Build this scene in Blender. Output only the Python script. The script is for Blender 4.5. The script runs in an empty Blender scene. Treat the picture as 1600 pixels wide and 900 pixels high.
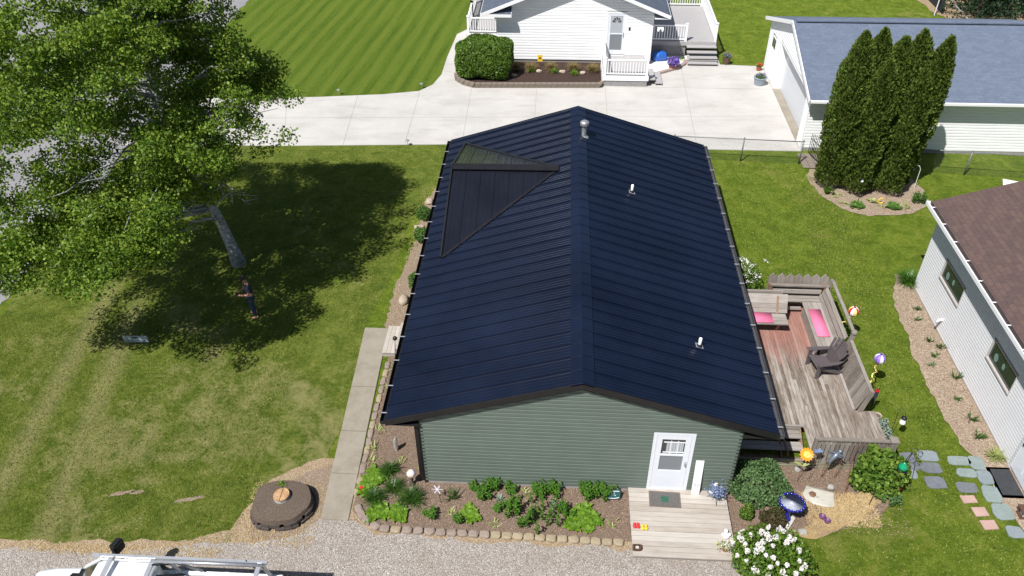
import bpy, bmesh, math, random
import numpy as np
from mathutils import Vector, Matrix, noise
rnd = random.Random(7)
PI = math.pi
C = bpy.context.scene.collection

# ------------------------------------------------------------ camera, world, sun
cam = bpy.data.cameras.new('camera'); co = bpy.data.objects.new('camera', cam); C.objects.link(co)
cam.sensor_width = 36; cam.lens = 1282.14/1600*36; cam.clip_end = 2000; cam.clip_start = .1
def cam_rot(p, yaw, roll):
    f = Vector((math.sin(yaw)*math.cos(p), math.cos(yaw)*math.cos(p), -math.sin(p)))
    r = Vector((math.cos(yaw), -math.sin(yaw), 0)); d = f.cross(r)
    c, s = math.cos(roll), math.sin(roll)
    r2 = c*r+s*d; d2 = -s*r+c*d
    return Matrix((r2, -d2, -f)).transposed().to_4x4()
co.matrix_world = Matrix.Translation((3.074, -13.348, 17.07)) @ cam_rot(.670, -.061, .009)
S = bpy.context.scene; S.camera = co
w = bpy.data.worlds.new('World'); S.world = w; w.use_nodes = True
sk = w.node_tree.nodes.new('ShaderNodeTexSky'); sk.sky_type = 'NISHITA'; sk.sun_disc = False
SUN = Vector((-.42, -.52, 1)).normalized()
sk.sun_elevation = math.asin(SUN.z); sk.sun_rotation = math.atan2(SUN.x, SUN.y)
bg = w.node_tree.nodes['Background']; bg.inputs['Strength'].default_value = .062
w.node_tree.links.new(sk.outputs[0], bg.inputs[0])
sl = bpy.data.lights.new('sun', 'SUN'); sl.energy = 5.0; sl.angle = math.radians(.5); sl.color = (1, .975, .94)
so = bpy.data.objects.new('sun', sl); C.objects.link(so); so.rotation_euler = SUN.to_track_quat('Z', 'Y').to_euler(); so.location = (0, 0, 30)
S.view_settings.view_transform = 'Standard'; S.view_settings.look = 'None'
S.view_settings.exposure = 0.35; S.view_settings.gamma = 1; S.view_settings.use_curve_mapping = False

# ------------------------------------------------------------ materials
class NT:
    def __init__(s, name):
        s.m = bpy.data.materials.new(name); s.m.use_nodes = True; s.t = s.m.node_tree
        s.b = s.t.nodes['Principled BSDF']; s.geo = None
    def n(s, ty, **kw):
        k = s.t.nodes.new('ShaderNode'+ty)
        for a, v in kw.items():
            if a in k.inputs and not hasattr(k, a): s.put(k.inputs[a], v)
            elif hasattr(k, a): setattr(k, a, v)
            else: s.put(k.inputs[a.replace('_', ' ')], v)
        return k
    def put(s, i, v):
        if isinstance(v, bpy.types.NodeSocket): s.t.links.new(v, i)
        else: i.default_value = v
    def pos(s):
        if not s.geo: s.geo = s.n('NewGeometry')
        return s.geo.outputs['Position']
    def island(s):
        s.pos(); return s.geo.outputs['Random Per Island']
    def map(s, v, scale=(1, 1, 1), rot=(0, 0, 0), loc=(0, 0, 0)):
        return s.n('Mapping', Vector=v, Scale=scale, Rotation=rot, Location=loc).outputs[0]
    def noise(s, v, scale, detail=3, rough=.55, dist=0):
        return s.n('TexNoise', Vector=v, Scale=scale, Detail=detail, Roughness=rough, Distortion=dist).outputs[0]
    def math(s, op, a, b=0.0, c=None):
        k = s.n('Math', operation=op); s.put(k.inputs[0], a); s.put(k.inputs[1], b)
        if c is not None: s.put(k.inputs[2], c)
        return k.outputs[0]
    def ramp(s, f, stops, ease=False):
        k = s.n('ValToRGB'); s.put(k.inputs[0], f); e = k.color_ramp.elements
        while len(e) < len(stops): e.new(.5)
        for i, (p, c) in enumerate(stops):
            e[i].position = p; e[i].color = (c, c, c, 1) if isinstance(c, (int, float)) else (*c, 1)
        return k.outputs[0]
    def mix(s, f, a, b, mode='MIX'):
        k = s.n('Mix', data_type='RGBA', blend_type=mode)
        s.put(k.inputs[0], f)
        for i, v in ((6, a), (7, b)):
            if not isinstance(v, bpy.types.NodeSocket): v = (*v, 1)
            s.put(k.inputs[i], v)
        return k.outputs[2]
    def out(s, col, rough=.7, bump=None, strength=.3, dist=.01, metal=0, spec=.5):
        if not isinstance(col, bpy.types.NodeSocket): col = (*col, 1)
        s.put(s.b.inputs['Base Color'], col); s.put(s.b.inputs['Roughness'], rough)
        s.b.inputs['Metallic'].default_value = metal; s.b.inputs['Specular IOR Level'].default_value = spec
        if bump is not None:
            k = s.n('Bump', Height=bump, Strength=strength, Distance=dist); s.put(s.b.inputs['Normal'], k.outputs[0])
        return s.m
def sc(c, k): return tuple(x*k for x in c)
def plain(name, c, rough=.5, metal=0, var=.12, scale=9, spec=.5, bump=0):
    t = NT(name); n = t.noise(t.pos(), scale, 4, .6)
    return t.out(t.ramp(n, [(.3, sc(c, 1-var)), (.7, sc(c, 1+var))]), rough, n if bump else None, bump, .01, metal, spec)
def leaf(name, cols, rough=.55, trans=.25, spec=.3, big=.5):
    t = NT(name)
    f = t.math('ADD', t.math('MULTIPLY', t.island(), .65), t.math('MULTIPLY', t.noise(t.pos(), big, 2), .35))
    k = len(cols); col = t.ramp(f, [(.1+.75*i/(k-1), c) for i, c in enumerate(cols)])
    t.out(col, rough, spec=spec)
    tr = t.n('BsdfTranslucent', Color=t.mix(1.0, col, (1.25, 1.35, .45), 'MULTIPLY'))
    mx = t.n('MixShader', Fac=trans); t.put(mx.inputs[1], t.b.outputs[0]); t.put(mx.inputs[2], tr.outputs[0])
    t.t.links.new(mx.outputs[0], t.t.nodes['Material Output'].inputs['Surface']); return t.m
def wood(name, cols, axis='x', scale=1.0, rough=.8, knots=True):
    t = NT(name); sx = {'x': (.8, 9, 9), 'y': (9, .8, 9), 'z': (9, 9, .8)}[axis]
    off = t.n('CombineXYZ'); t.put(off.inputs[0], t.math('MULTIPLY', t.island(), 37.)); t.put(off.inputs[1], t.math('MULTIPLY', t.island(), 91.))
    v = t.n('VectorMath', operation='ADD'); t.put(v.inputs[0], t.pos()); t.put(v.inputs[1], off.outputs[0])
    g = t.noise(t.map(v.outputs[0], tuple(a*scale for a in sx)), 3.2, 6, .65, .4)
    big = t.noise(v.outputs[0], 2.2, 3)
    f = t.math('ADD', t.math('MULTIPLY', g, .55), t.math('ADD', t.math('MULTIPLY', t.island(), .28), t.math('MULTIPLY', big, .2)))
    k = len(cols); return t.out(t.ramp(f, [(.25+.5*i/(k-1), c) for i, c in enumerate(cols)]), rough, g, .35, .006)

M = {}
def lawn_mat(name, g0, g1, g2, dry, dryness, stripes=False, track=False):
    t = NT(name); P = t.pos()
    a = t.noise(P, .28, 4, .6, .5)
    b = t.noise(t.map(t.map(P, (1, 1, 1), (0, 0, .11)), (2.2, .12, 1)), 1.6, 5, .7) if stripes else t.noise(P, 1.6, 5, .7, .6); c = t.noise(P, 9, 5, .7); d = t.noise(t.map(P, (1, 1, .2)), 42, 4, .8)
    e = t.noise(P, 4.2, 4, .75, .8)
    f = t.math('ADD', t.math('MULTIPLY', b, .34), t.math('ADD', t.math('MULTIPLY', c, .26), t.math('ADD', t.math('MULTIPLY', d, .34), t.math('MULTIPLY', e, .12))))
    col = t.ramp(f, [(.41, g0), (.52, g1), (.63, g2)])
    df = t.math('ADD', t.math('MULTIPLY', a, .7), t.math('ADD', t.math('MULTIPLY', b, .45), t.math('MULTIPLY', c, .18)))
    x = t.n('SeparateXYZ', Vector=P)
    if track: df = t.math('SUBTRACT', df, t.math('MULTIPLY', t.math('MAXIMUM', t.math('SUBTRACT', x.outputs[1], 3.0), 0.0), .011))
    dm = t.ramp(df, [(dryness, 0), (dryness+.12, .8)])
    if track:
        for (x0, k, y0, lo, hi) in ((-10.95, -.10, 2.0, -1.5, 8.5), (-9.5, -.16, 2.0, -3, 7)):
            dx = t.math('ABSOLUTE', t.math('ADD', t.math('SUBTRACT', x.outputs[0], x0), t.math('ADD', t.math('MULTIPLY', t.math('SUBTRACT', x.outputs[1], y0), -k), t.math('MULTIPLY', b, .5))))
            m = t.math('MULTIPLY', t.ramp(dx, [(.08, 1), (.5, 0)]), t.ramp(c, [(.3, .45), (.6, .95)]))
            m = t.math('MULTIPLY', m, t.ramp(t.math('MULTIPLY', t.math('ABSOLUTE', t.math('SUBTRACT', x.outputs[1], (lo+hi)/2)), 1/(hi-lo)), [(.4, 1), (.56, 0)]))
            dm = t.math('MAXIMUM', dm, t.math('MULTIPLY', m, 1.0))
    col = t.mix(t.math('MULTIPLY', dm, t.ramp(d, [(.25, .5), (.7, 1)])), col, dry)
    if stripes:
        ux = t.n('CombineXYZ'); t.put(ux.inputs[0], t.math('ADD', t.math('SUBTRACT', x.outputs[0], t.math('MULTIPLY', x.outputs[1], .11)), t.math('MULTIPLY', a, .25)))
        wv = t.n('TexWave', Vector=ux.outputs[0], Scale=.37, Distortion=0.0, Detail=0, wave_type='BANDS', bands_direction='X').outputs[1]
        col = t.mix(t.ramp(wv, [(.15, .0), (.85, .5)]), col, (.175, .225, .034))
    return t.out(col, .9, t.math('ADD', d, t.math('MULTIPLY', c, .8)), 1.0, .07, spec=.1)
M['lawn'] = lawn_mat('lawn', (.055, .098, .010), (.135, .195, .018), (.25, .30, .042), (.29, .26, .085), .74)
M['north'] = lawn_mat('north_lawn', (.045, .09, .008), (.098, .162, .015), (.16, .215, .028), (.2, .19, .06), .9, stripes=True)
M['front'] = lawn_mat('front_lawn', (.045, .085, .011), (.135, .178, .024), (.26, .285, .062), (.37, .33, .15), .67, track=True)
t = NT('concrete'); P = t.pos(); n1 = t.noise(P, .7, 4, .6); n2 = t.noise(P, 12, 5, .7)
f = t.math('ADD', t.math('MULTIPLY', n1, .7), t.math('MULTIPLY', n2, .3))
st_ = t.noise(t.map(P, (.35, 1.3, 1)), 1.1, 5, .7, .6)
M['concrete'] = t.out(t.mix(t.ramp(st_, [(.5, 0), (.75, .6)]), t.ramp(f, [(.3, (.42, .40, .37)), (.6, (.50, .48, .45))]), (.33, .31, .28)), .85, n2, .12)
t = NT('old_concrete'); P = t.pos(); n1 = t.noise(P, 1.4, 5, .7); n2 = t.noise(P, 40, 5, .75)
f = t.math('ADD', t.math('MULTIPLY', n1, .55), t.math('MULTIPLY', n2, .45))
M['walk'] = t.out(t.ramp(f, [(.3, (.17, .145, .11)), (.5, (.27, .24, .19)), (.7, (.33, .30, .25))]), .9, n2, .3)
t = NT('road'); P = t.pos(); n1 = t.noise(P, .5, 4); n2 = t.noise(P, 50, 3, .8)
M['road'] = t.out(t.ramp(t.math('ADD', t.math('MULTIPLY', n1, .4), t.math('MULTIPLY', n2, .6)), [(.3, (.18, .175, .18)), (.7, (.30, .29, .295))]), .9, n2, .3)
def gravel(name, cols, s, under, amt=1):
    t = NT(name); P = t.pos(); cols = [sc(c_, .78) for c_ in cols]; under = sc(under, .78)
    v = t.n('TexVoronoi', Vector=P, Scale=s, Randomness=1.0, feature='F1')
    sep = t.n('SeparateColor', Color=v.outputs['Color'])
    k = len(cols); c = t.ramp(sep.outputs[0], [(i/k+.01, x) for i, x in enumerate(cols)])
    c = t.mix(t.ramp(v.outputs['Distance'], [(.42, 0), (.75, .75)]), c, under)
    n = t.noise(P, .9, 5, .7); c = t.mix(t.ramp(n, [(.42, 0), (.75, .55)]), c, under)
    return t.out(c, .9, t.math('SUBTRACT', 1.0, v.outputs['Distance']), .8, .02)
M['gravel'] = gravel('gravel', [(.2, .17, .145), (.33, .285, .25), (.45, .41, .375), (.56, .52, .49), (.36, .30, .25), (.68, .64, .6)], 46, (.29, .235, .185))
M['mulch'] = gravel('mulch', [(.13, .08, .055), (.22, .145, .1), (.29, .2, .145), (.17, .11, .08), (.34, .26, .19)], 42, (.2, .135, .095))
M['darkmulch'] = gravel('dark_mulch', [(.035, .016, .01), (.06, .028, .018), (.09, .045, .03), (.05, .025, .017)], 26, (.04, .02, .014))
M['dirt'] = gravel('dirt', [(.33, .24, .14), (.42, .31, .19), (.29, .2, .12), (.52, .42, .3)], 34, (.36, .25, .14))
M['straw'] = gravel('straw', [(.40, .27, .11), (.5, .36, .16), (.33, .22, .10), (.56, .43, .22)], 36, (.36, .25, .13))
t = NT('straw_over_mulch'); P = t.pos(); sv = t.noise(t.map(P, (1, 1, 1), (0, 0, .5)), 26, 5, .8, 1.2); bl = t.noise(P, 2.1, 5, .75, .5)
cs_ = t.ramp(sv, [(.3, (.19, .12, .05)), (.5, (.36, .25, .11)), (.68, (.52, .40, .20))])
M['straw'] = t.out(t.mix(t.ramp(t.math('ADD', bl, t.math('MULTIPLY', sv, .3)), [(.47, 1), (.64, .1)]), cs_, (.22, .155, .105)), .9, sv, .7, .03)
M['sand'] = gravel('bed_soil', [(.33, .24, .165), (.42, .32, .235), (.28, .2, .135), (.5, .41, .32)], 26, (.32, .235, .16))
M['earth'] = gravel('earth', [(.27, .19, .125), (.35, .26, .18), (.22, .155, .10), (.42, .34, .26)], 36, (.29, .21, .145))
M['soil'] = gravel('soil', [(.12, .085, .065), (.17, .125, .092), (.14, .1, .073), (.23, .18, .135)], 60, (.13, .093, .07))
M['siding_green'] = plain('green_siding', (.112, .142, .118), .5, var=.07, scale=1.5)
M['siding_white'] = plain('white_siding', (.84, .845, .85), .5, var=.03, scale=1.5)
M['siding_grey'] = plain('grey_siding', (.68, .68, .70), .5, var=.03, scale=2)
M['white'] = plain('white_paint', (.82, .82, .83), .4, var=.03)
M['door_white'] = plain('white_door', (.72, .745, .80), .35, var=.02)
t = NT('dark_trim'); M['black'] = t.out(t.ramp(t.noise(t.pos(), 3), [(.3, (.010, .0095, .010)), (.7, (.016, .015, .016))]), .45, spec=.4)
t = NT('roof_metal'); n = t.noise(t.pos(), .45, 4, .6); n2 = t.noise(t.pos(), 28, 3)
M['roof'] = t.out(t.ramp(n, [(.3, (.0032, .0064, .018)), (.7, (.0066, .0118, .031))]), t.ramp(t.noise(t.pos(), 1.7, 5, .7), [(.3, .27), (.7, .36)]), n2, .03, .004, spec=.55)
t = NT('gable_metal'); M['gable'] = t.out(t.ramp(t.noise(t.pos(), .8, 4), [(.3, (.007, .008, .013)), (.7, (.012, .0135, .021))]), t.ramp(t.noise(t.map(t.pos(), (6, 1, 1)), 1.4, 4), [(.3, .16), (.7, .3)]), spec=.45)
def shingle(name, cols, bw=.32, rh=.14, slope_axis='x'):
    t = NT(name); P = t.pos(); s = t.n('SeparateXYZ', Vector=P); v = t.n('CombineXYZ')
    a, b = (s.outputs[1], s.outputs[0]) if slope_axis == 'x' else (s.outputs[0], s.outputs[1])
    t.put(v.inputs[0], a); t.put(v.inputs[1], b)
    br = t.n('TexBrick', Vector=v.outputs[0], Scale=1.0, Color1=(0, 0, 0, 1), Color2=(1, 1, 1, 1), Mortar=(.3, .3, .3, 1))
    br.inputs['Brick Width'].default_value = bw; br.inputs['Row Height'].default_value = rh; br.inputs['Mortar Size'].default_value = .006; br.offset = .43
    n = t.noise(P, 5, 4, .7); g = t.noise(P, 60, 3, .8)
    f = t.math('ADD', t.math('MULTIPLY', br.outputs[0], .16), t.math('ADD', t.math('MULTIPLY', n, .42), t.math('MULTIPLY', g, .32)))
    k = len(cols); c = t.ramp(f, [(.22+.56*i/(k-1), x) for i, x in enumerate(cols)])
    c = t.mix(t.math('MULTIPLY', br.outputs[1], .3), c, sc(cols[0], .5))
    return t.out(c, .9, t.math('SUBTRACT', g, br.outputs[1]), .5, .012)
M['shingle_blue'] = shingle('blue_grey_shingles', [(.09, .115, .165), (.125, .155, .215), (.165, .2, .265)], slope_axis='y')
M['shingle_slate'] = shingle('slate_shingles', [(.06, .075, .10), (.09, .11, .15), (.13, .155, .2)], slope_axis='x')
M['shingle_brown'] = shingle('brown_shingles', [(.058, .042, .042), (.09, .058, .052), (.125, .078, .064), (.10, .072, .072)], slope_axis='x')
t = NT('window_glass'); M['glass'] = t.out((.022, .03, .03), .06, spec=.8)
t = NT('screen'); M['screen'] = t.out((.2, .215, .23), .35)
t = NT('curtain'); M['curtain'] = t.out(t.ramp(t.n('TexWave', Vector=t.pos(), Scale=6.0, Distortion=1.).outputs[1], [(0, (.3, .32, .35)), (1, (.5, .52, .55))]), .7)
M['galv'] = plain('galvanised_steel', (.42, .43, .45), .4, .6, .15)
M['galvdull'] = plain('dull_galvanised', (.2, .205, .21), .6, .3, .15)
M['alu'] = plain('aluminium', (.62, .63, .65), .35, .6, .08)
M['gutter'] = plain('grey_gutter', (.10, .10, .105), .4, .3, .1)
M['pvc'] = plain('white_pipe', (.8, .8, .8), .35, var=.03)
M['block'] = gravel('block_stone', [(.3, .25, .2), (.36, .3, .245), (.26, .215, .17)], 60, (.3, .25, .2))
def stone_mat(name, c, c2):
    t = NT(name); n = t.noise(t.pos(), 14, 6, .7); f = t.math('ADD', t.math('MULTIPLY', n, .6), t.math('MULTIPLY', t.noise(t.pos(), 2.3, 2), .4))
    return t.out(t.ramp(f, [(.32, sc(c, .75)), (.66, sc(c2, .75))]), .88, n, .5, .015)
M['edge_tan'] = stone_mat('tan_edging', (.33, .26, .165), (.47, .385, .26))
M['edge_pink'] = stone_mat('pinkish_edging', (.27, .205, .165), (.4, .32, .27))
M['rock'] = stone_mat('rock', (.30, .28, .25), (.52, .5, .46))
M['rocktan'] = stone_mat('tan_rock', (.42, .33, .24), (.6, .5, .4))
M['rocklight'] = stone_mat('limestone', (.5, .48, .4), (.68, .65, .57))
M['flag_blue'] = stone_mat('blue_flagstone', (.19, .235, .26), (.31, .355, .38))
M['flag_dark'] = stone_mat('dark_flagstone', (.13, .145, .165), (.22, .235, .265))
M['flag_green'] = stone_mat('green_flagstone', (.21, .27, .265), (.33, .385, .37))
M['flag_pink'] = stone_mat('pink_paver', (.48, .30, .26), (.6, .41, .36))
M['wood_grey'] = wood('weathered_wood_along_x', [(.09, .07, .055), (.19, .165, .14), (.29, .26, .23), (.38, .35, .32)], 'x')
M['wood_grey_y'] = wood('weathered_wood_along_y', [(.09, .07, .055), (.19, .165, .14), (.29, .26, .23), (.38, .35, .32)], 'y')
M['wood_grey_z'] = wood('weathered_wood_upright', [(.08, .062, .05), (.155, .13, .11), (.24, .21, .18), (.32, .29, .26)], 'z')
M['wood_brown'] = wood('stair_wood', [(.11, .055, .035), (.2, .11, .07), (.3, .2, .14)], 'y')
M['wood_green'] = wood('mossy_wood', [(.13, .115, .075), (.21, .19, .13), (.31, .285, .21)], 'x')
M['porch'] = wood('pale_porch_boards', [(.24, .2, .165), (.36, .315, .27), (.43, .39, .345), (.49, .455, .41)], 'x', .8)
# main deck boards: grey, worn white, old red stain towards the back benches
t = NT('deck_boards'); P = t.pos()
off = t.n('CombineXYZ'); t.put(off.inputs[1], t.math('MULTIPLY', t.island(), 63.))
v = t.n('VectorMath', operation='ADD'); t.put(v.inputs[0], P); t.put(v.inputs[1], off.outputs[0])
g = t.noise(t.map(v.outputs[0], (9, .9, 9)), 3, 6, .7, .5); b = t.noise(t.map(v.outputs[0], (2.2, .6, 1)), 1.8, 4, .6)
f = t.math('ADD', t.math('MULTIPLY', g, .6), t.math('ADD', t.math('MULTIPLY', t.island(), .17), t.math('MULTIPLY', b, .36)))
c = t.ramp(f, [(.38, (.075, .053, .04)), (.48, (.15, .115, .09)), (.58, (.235, .195, .16)), (.7, (.37, .335, .295))])
ys = t.n('SeparateXYZ', Vector=P)
rm = t.math('ADD', t.math('MULTIPLY', ys.outputs[1], .30), t.math('ADD', t.math('MULTIPLY', b, 1.1), t.math('MULTIPLY', g, .5)))
c = t.mix(t.ramp(t.math('SUBTRACT', rm, 1.85), [(.22, 0), (.6, .7)]), c, (.30, .12, .09))
M['deck'] = t.out(c, .8, g, .4, .006)
M['bark'] = (lambda t: t.out(t.ramp(t.noise(t.map(t.pos(), (4, 4, 9)), 1.6, 5, .7), [(.35, (.10, .10, .10)), (.52, (.36, .37, .38)), (.7, (.55, .56, .57))]), .8, t.noise(t.pos(), 14, 4), .5, .02))(NT('pale_bark'))
M['darkbark'] = plain('dark_bark', (.09, .065, .05), .9, var=.3, bump=.5)
M['cutwood'] = (lambda t: t.out(t.ramp(t.noise(t.map(t.pos(), (1, 1, 1)), 6, 5, .7, 1.5), [(.3, (.28, .14, .065)), (.5, (.42, .25, .125)), (.7, (.55, .38, .22))]), .8, t.noise(t.pos(), 40), .3))(NT('cut_wood'))
M['leaf_tree'] = leaf('cottonwood_leaves', [(.035, .078, .009), (.085, .16, .016), (.15, .235, .026), (.26, .33, .05)], .5, .3, .25, .6)
M['leaf_cedar'] = leaf('cedar_foliage', [(.042, .075, .012), (.085, .132, .02), (.15, .195, .035)], .6, .12, .25, 1.2)
M['leaf_hedge'] = leaf('hedge_leaves', [(.04, .09, .008), (.085, .16, .015), (.14, .23, .025)], .5, .2, .4, 1.5)
M['leaf_box'] = leaf('boxwood_leaves', [(.04, .10, .016), (.075, .16, .025), (.11, .21, .035)], .5, .2, .4, 3)
M['leaf_bush'] = leaf('greyish_green_leaves', [(.045, .095, .03), (.09, .165, .055), (.15, .24, .095)], .55, .2, .3, 2)
M['leaf_dark'] = leaf('glossy_dark_leaves', [(.02, .055, .007), (.06, .125, .014), (.12, .2, .028), (.2, .28, .05)], .6, .2, .15, 2)
M['leaf_rust'] = leaf('rusty_leaves', [(.05, .05, .02), (.09, .06, .03), (.05, .08, .02)], .6, .2, .3, 2)
M['leaf_spruce'] = leaf('spruce_needles', [(.006, .018, .008), (.02, .045, .018), (.06, .11, .05)], .7, .1, .2, .8)
M['hosta'] = leaf('hosta_leaves', [(.07, .16, .01), (.13, .25, .018), (.2, .33, .03)], .45, .3, .4, 3)
M['lily'] = leaf('lily_leaves', [(.03, .09, .008), (.06, .15, .013), (.10, .2, .025)], .4, .25, .5, 3)
M['grassy'] = leaf('grassy_leaves', [(.02, .065, .008), (.04, .10, .012), (.08, .15, .02)], .4, .25, .5, 3)
M['silver'] = leaf('silvery_leaves', [(.17, .23, .17), (.27, .34, .27), (.36, .42, .34)], .6, .2, .3, 3)
M['yellowgreen'] = leaf('variegated_leaves', [(.16, .22, .04), (.3, .34, .1), (.45, .47, .25)], .5, .2, .3, 4)
M['drygrass'] = leaf('dry_grass', [(.15, .10, .05), (.28, .19, .09), (.12, .16, .04)], .7, .2, .2, 3)
M['blade'] = leaf('grass_blades', [(.055, .10, .010), (.13, .19, .022), (.22, .27, .05), (.3, .28, .10)], .6, .3, .25, .9)
M['flower_white'] = leaf('white_blossom', [(.68, .62, .68), (.8, .76, .8), (.86, .84, .86)], .6, .2, .3, 3)
M['flower_purple'] = leaf('purple_petals', [(.07, .02, .3), (.13, .05, .45), (.5, .4, .75)], .5, .2, .3, 3)
def col(name, c, rough=.5, metal=0, var=.08, **k):
    M[name] = plain(name, c, rough, metal, var, **k); return M[name]
col('pink_cloth', (.72, .17, .30), .85, var=.07); col('brown_plastic', (.10, .083, .088), .42); col('black_metal', (.012, .012, .013), .4)
col('red', (.65, .02, .03)); col('yellow', (.8, .52, .02)); col('blue_glaze', (.018, .022, .22), .12, var=.4, scale=22); col('pale_glaze', (.42, .44, .52), .25, var=.35, scale=30)
col('teal', (.02, .10, .10)); col('steelblue', (.16, .21, .34), .5); col('orange_petal', (.85, .28, .012), .4); col('orange_disc', (.9, .45, .08), .4)
col('mat_grey', (.10, .095, .09), .9, var=.35, scale=30); col('mat_green', (.02, .09, .06), .8, var=.4, scale=30); col('brown', (.09, .045, .03), .7)
col('purple', (.13, .05, .13), .5, var=.3); col('pewter', (.2, .23, .28), .4, .5, .3, scale=20); col('rust', (.17, .08, .045), .8)
col('truck_white', (.80, .81, .83), .2, var=.01); col('rubber', (.02, .02, .02), .8); col('denim', (.035, .055, .11), .8, var=.25, scale=40); col('navy', (.022, .028, .055), .8, var=.15)
col('skin', (.48, .24, .16), .55); col('hair', (.03, .02, .015), .8); col('boot', (.42, .25, .12), .8); col('pot_grey', (.24, .28, .33), .5, var=.15)
col('terracotta', (.3, .09, .05), .7); col('barrel', (.1, .06, .04), .8, var=.3); col('decking_grey', (.36, .345, .345), .6, var=.06); col('grey_lattice', (.33, .32, .32), .7)
col('tarp_blue', (.02, .11, .42), .35, var=.3); col('green_glass', (.01, .28, .13), .15); col('lilac_fabric', (.28, .16, .62), .5, var=.25); col('white_fabric', (.72, .70, .78), .6, var=.1)
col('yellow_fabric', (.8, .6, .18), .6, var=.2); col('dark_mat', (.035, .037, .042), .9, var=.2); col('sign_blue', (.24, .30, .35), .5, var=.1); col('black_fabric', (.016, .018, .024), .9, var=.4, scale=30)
col('grey_trim', (.5, .51, .54), .5); col('tan_trim', (.45, .42, .40), .5); col('foundation', (.30, .29, .28), .9); col('brown_roof_edge', (.05, .035, .035), .7); col('tire', (.02, .02, .02), .9); col('plaster', (.8, .78, .76), .7); col('frame_dark', (.13, .10, .085), .6)
col('garage_white', (.62, .64, .67), .5, var=.03); col('green_disc', (.16, .25, .23), .4)

# ------------------------------------------------------------ geometry helpers
def wloc(o):
    v = Vector((0, 0, 0))
    while o is not None: v += o.location; o = o.parent
    return v
def tag(o, label=None, cat=None, group=None, kind=None):
    if label: o['label'] = label
    if cat: o['category'] = cat
    if group: o['group'] = group
    if kind: o['kind'] = kind
    return o
def thing(name, label, cat, loc, group=None):
    o = bpy.data.objects.new(name, None); C.objects.link(o); o.location = loc; o.empty_display_size = .2
    return tag(o, label, cat, group)
def link(name, me, m, parent=None, loc=None, smooth=False):
    ms = m if isinstance(m, (list, tuple)) else [m]
    for x in ms: me.materials.append(M[x] if isinstance(x, str) else x)
    o = bpy.data.objects.new(name, me); C.objects.link(o)
    if parent is not None:
        o.parent = parent; me.transform(Matrix.Translation(-wloc(parent)))
    elif loc is not None:
        o.location = loc; me.transform(Matrix.Translation(-Vector(loc)))
    if smooth: me.polygons.foreach_set('use_smooth', [True]*len(me.polygons))
    me.update(); return o
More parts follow.
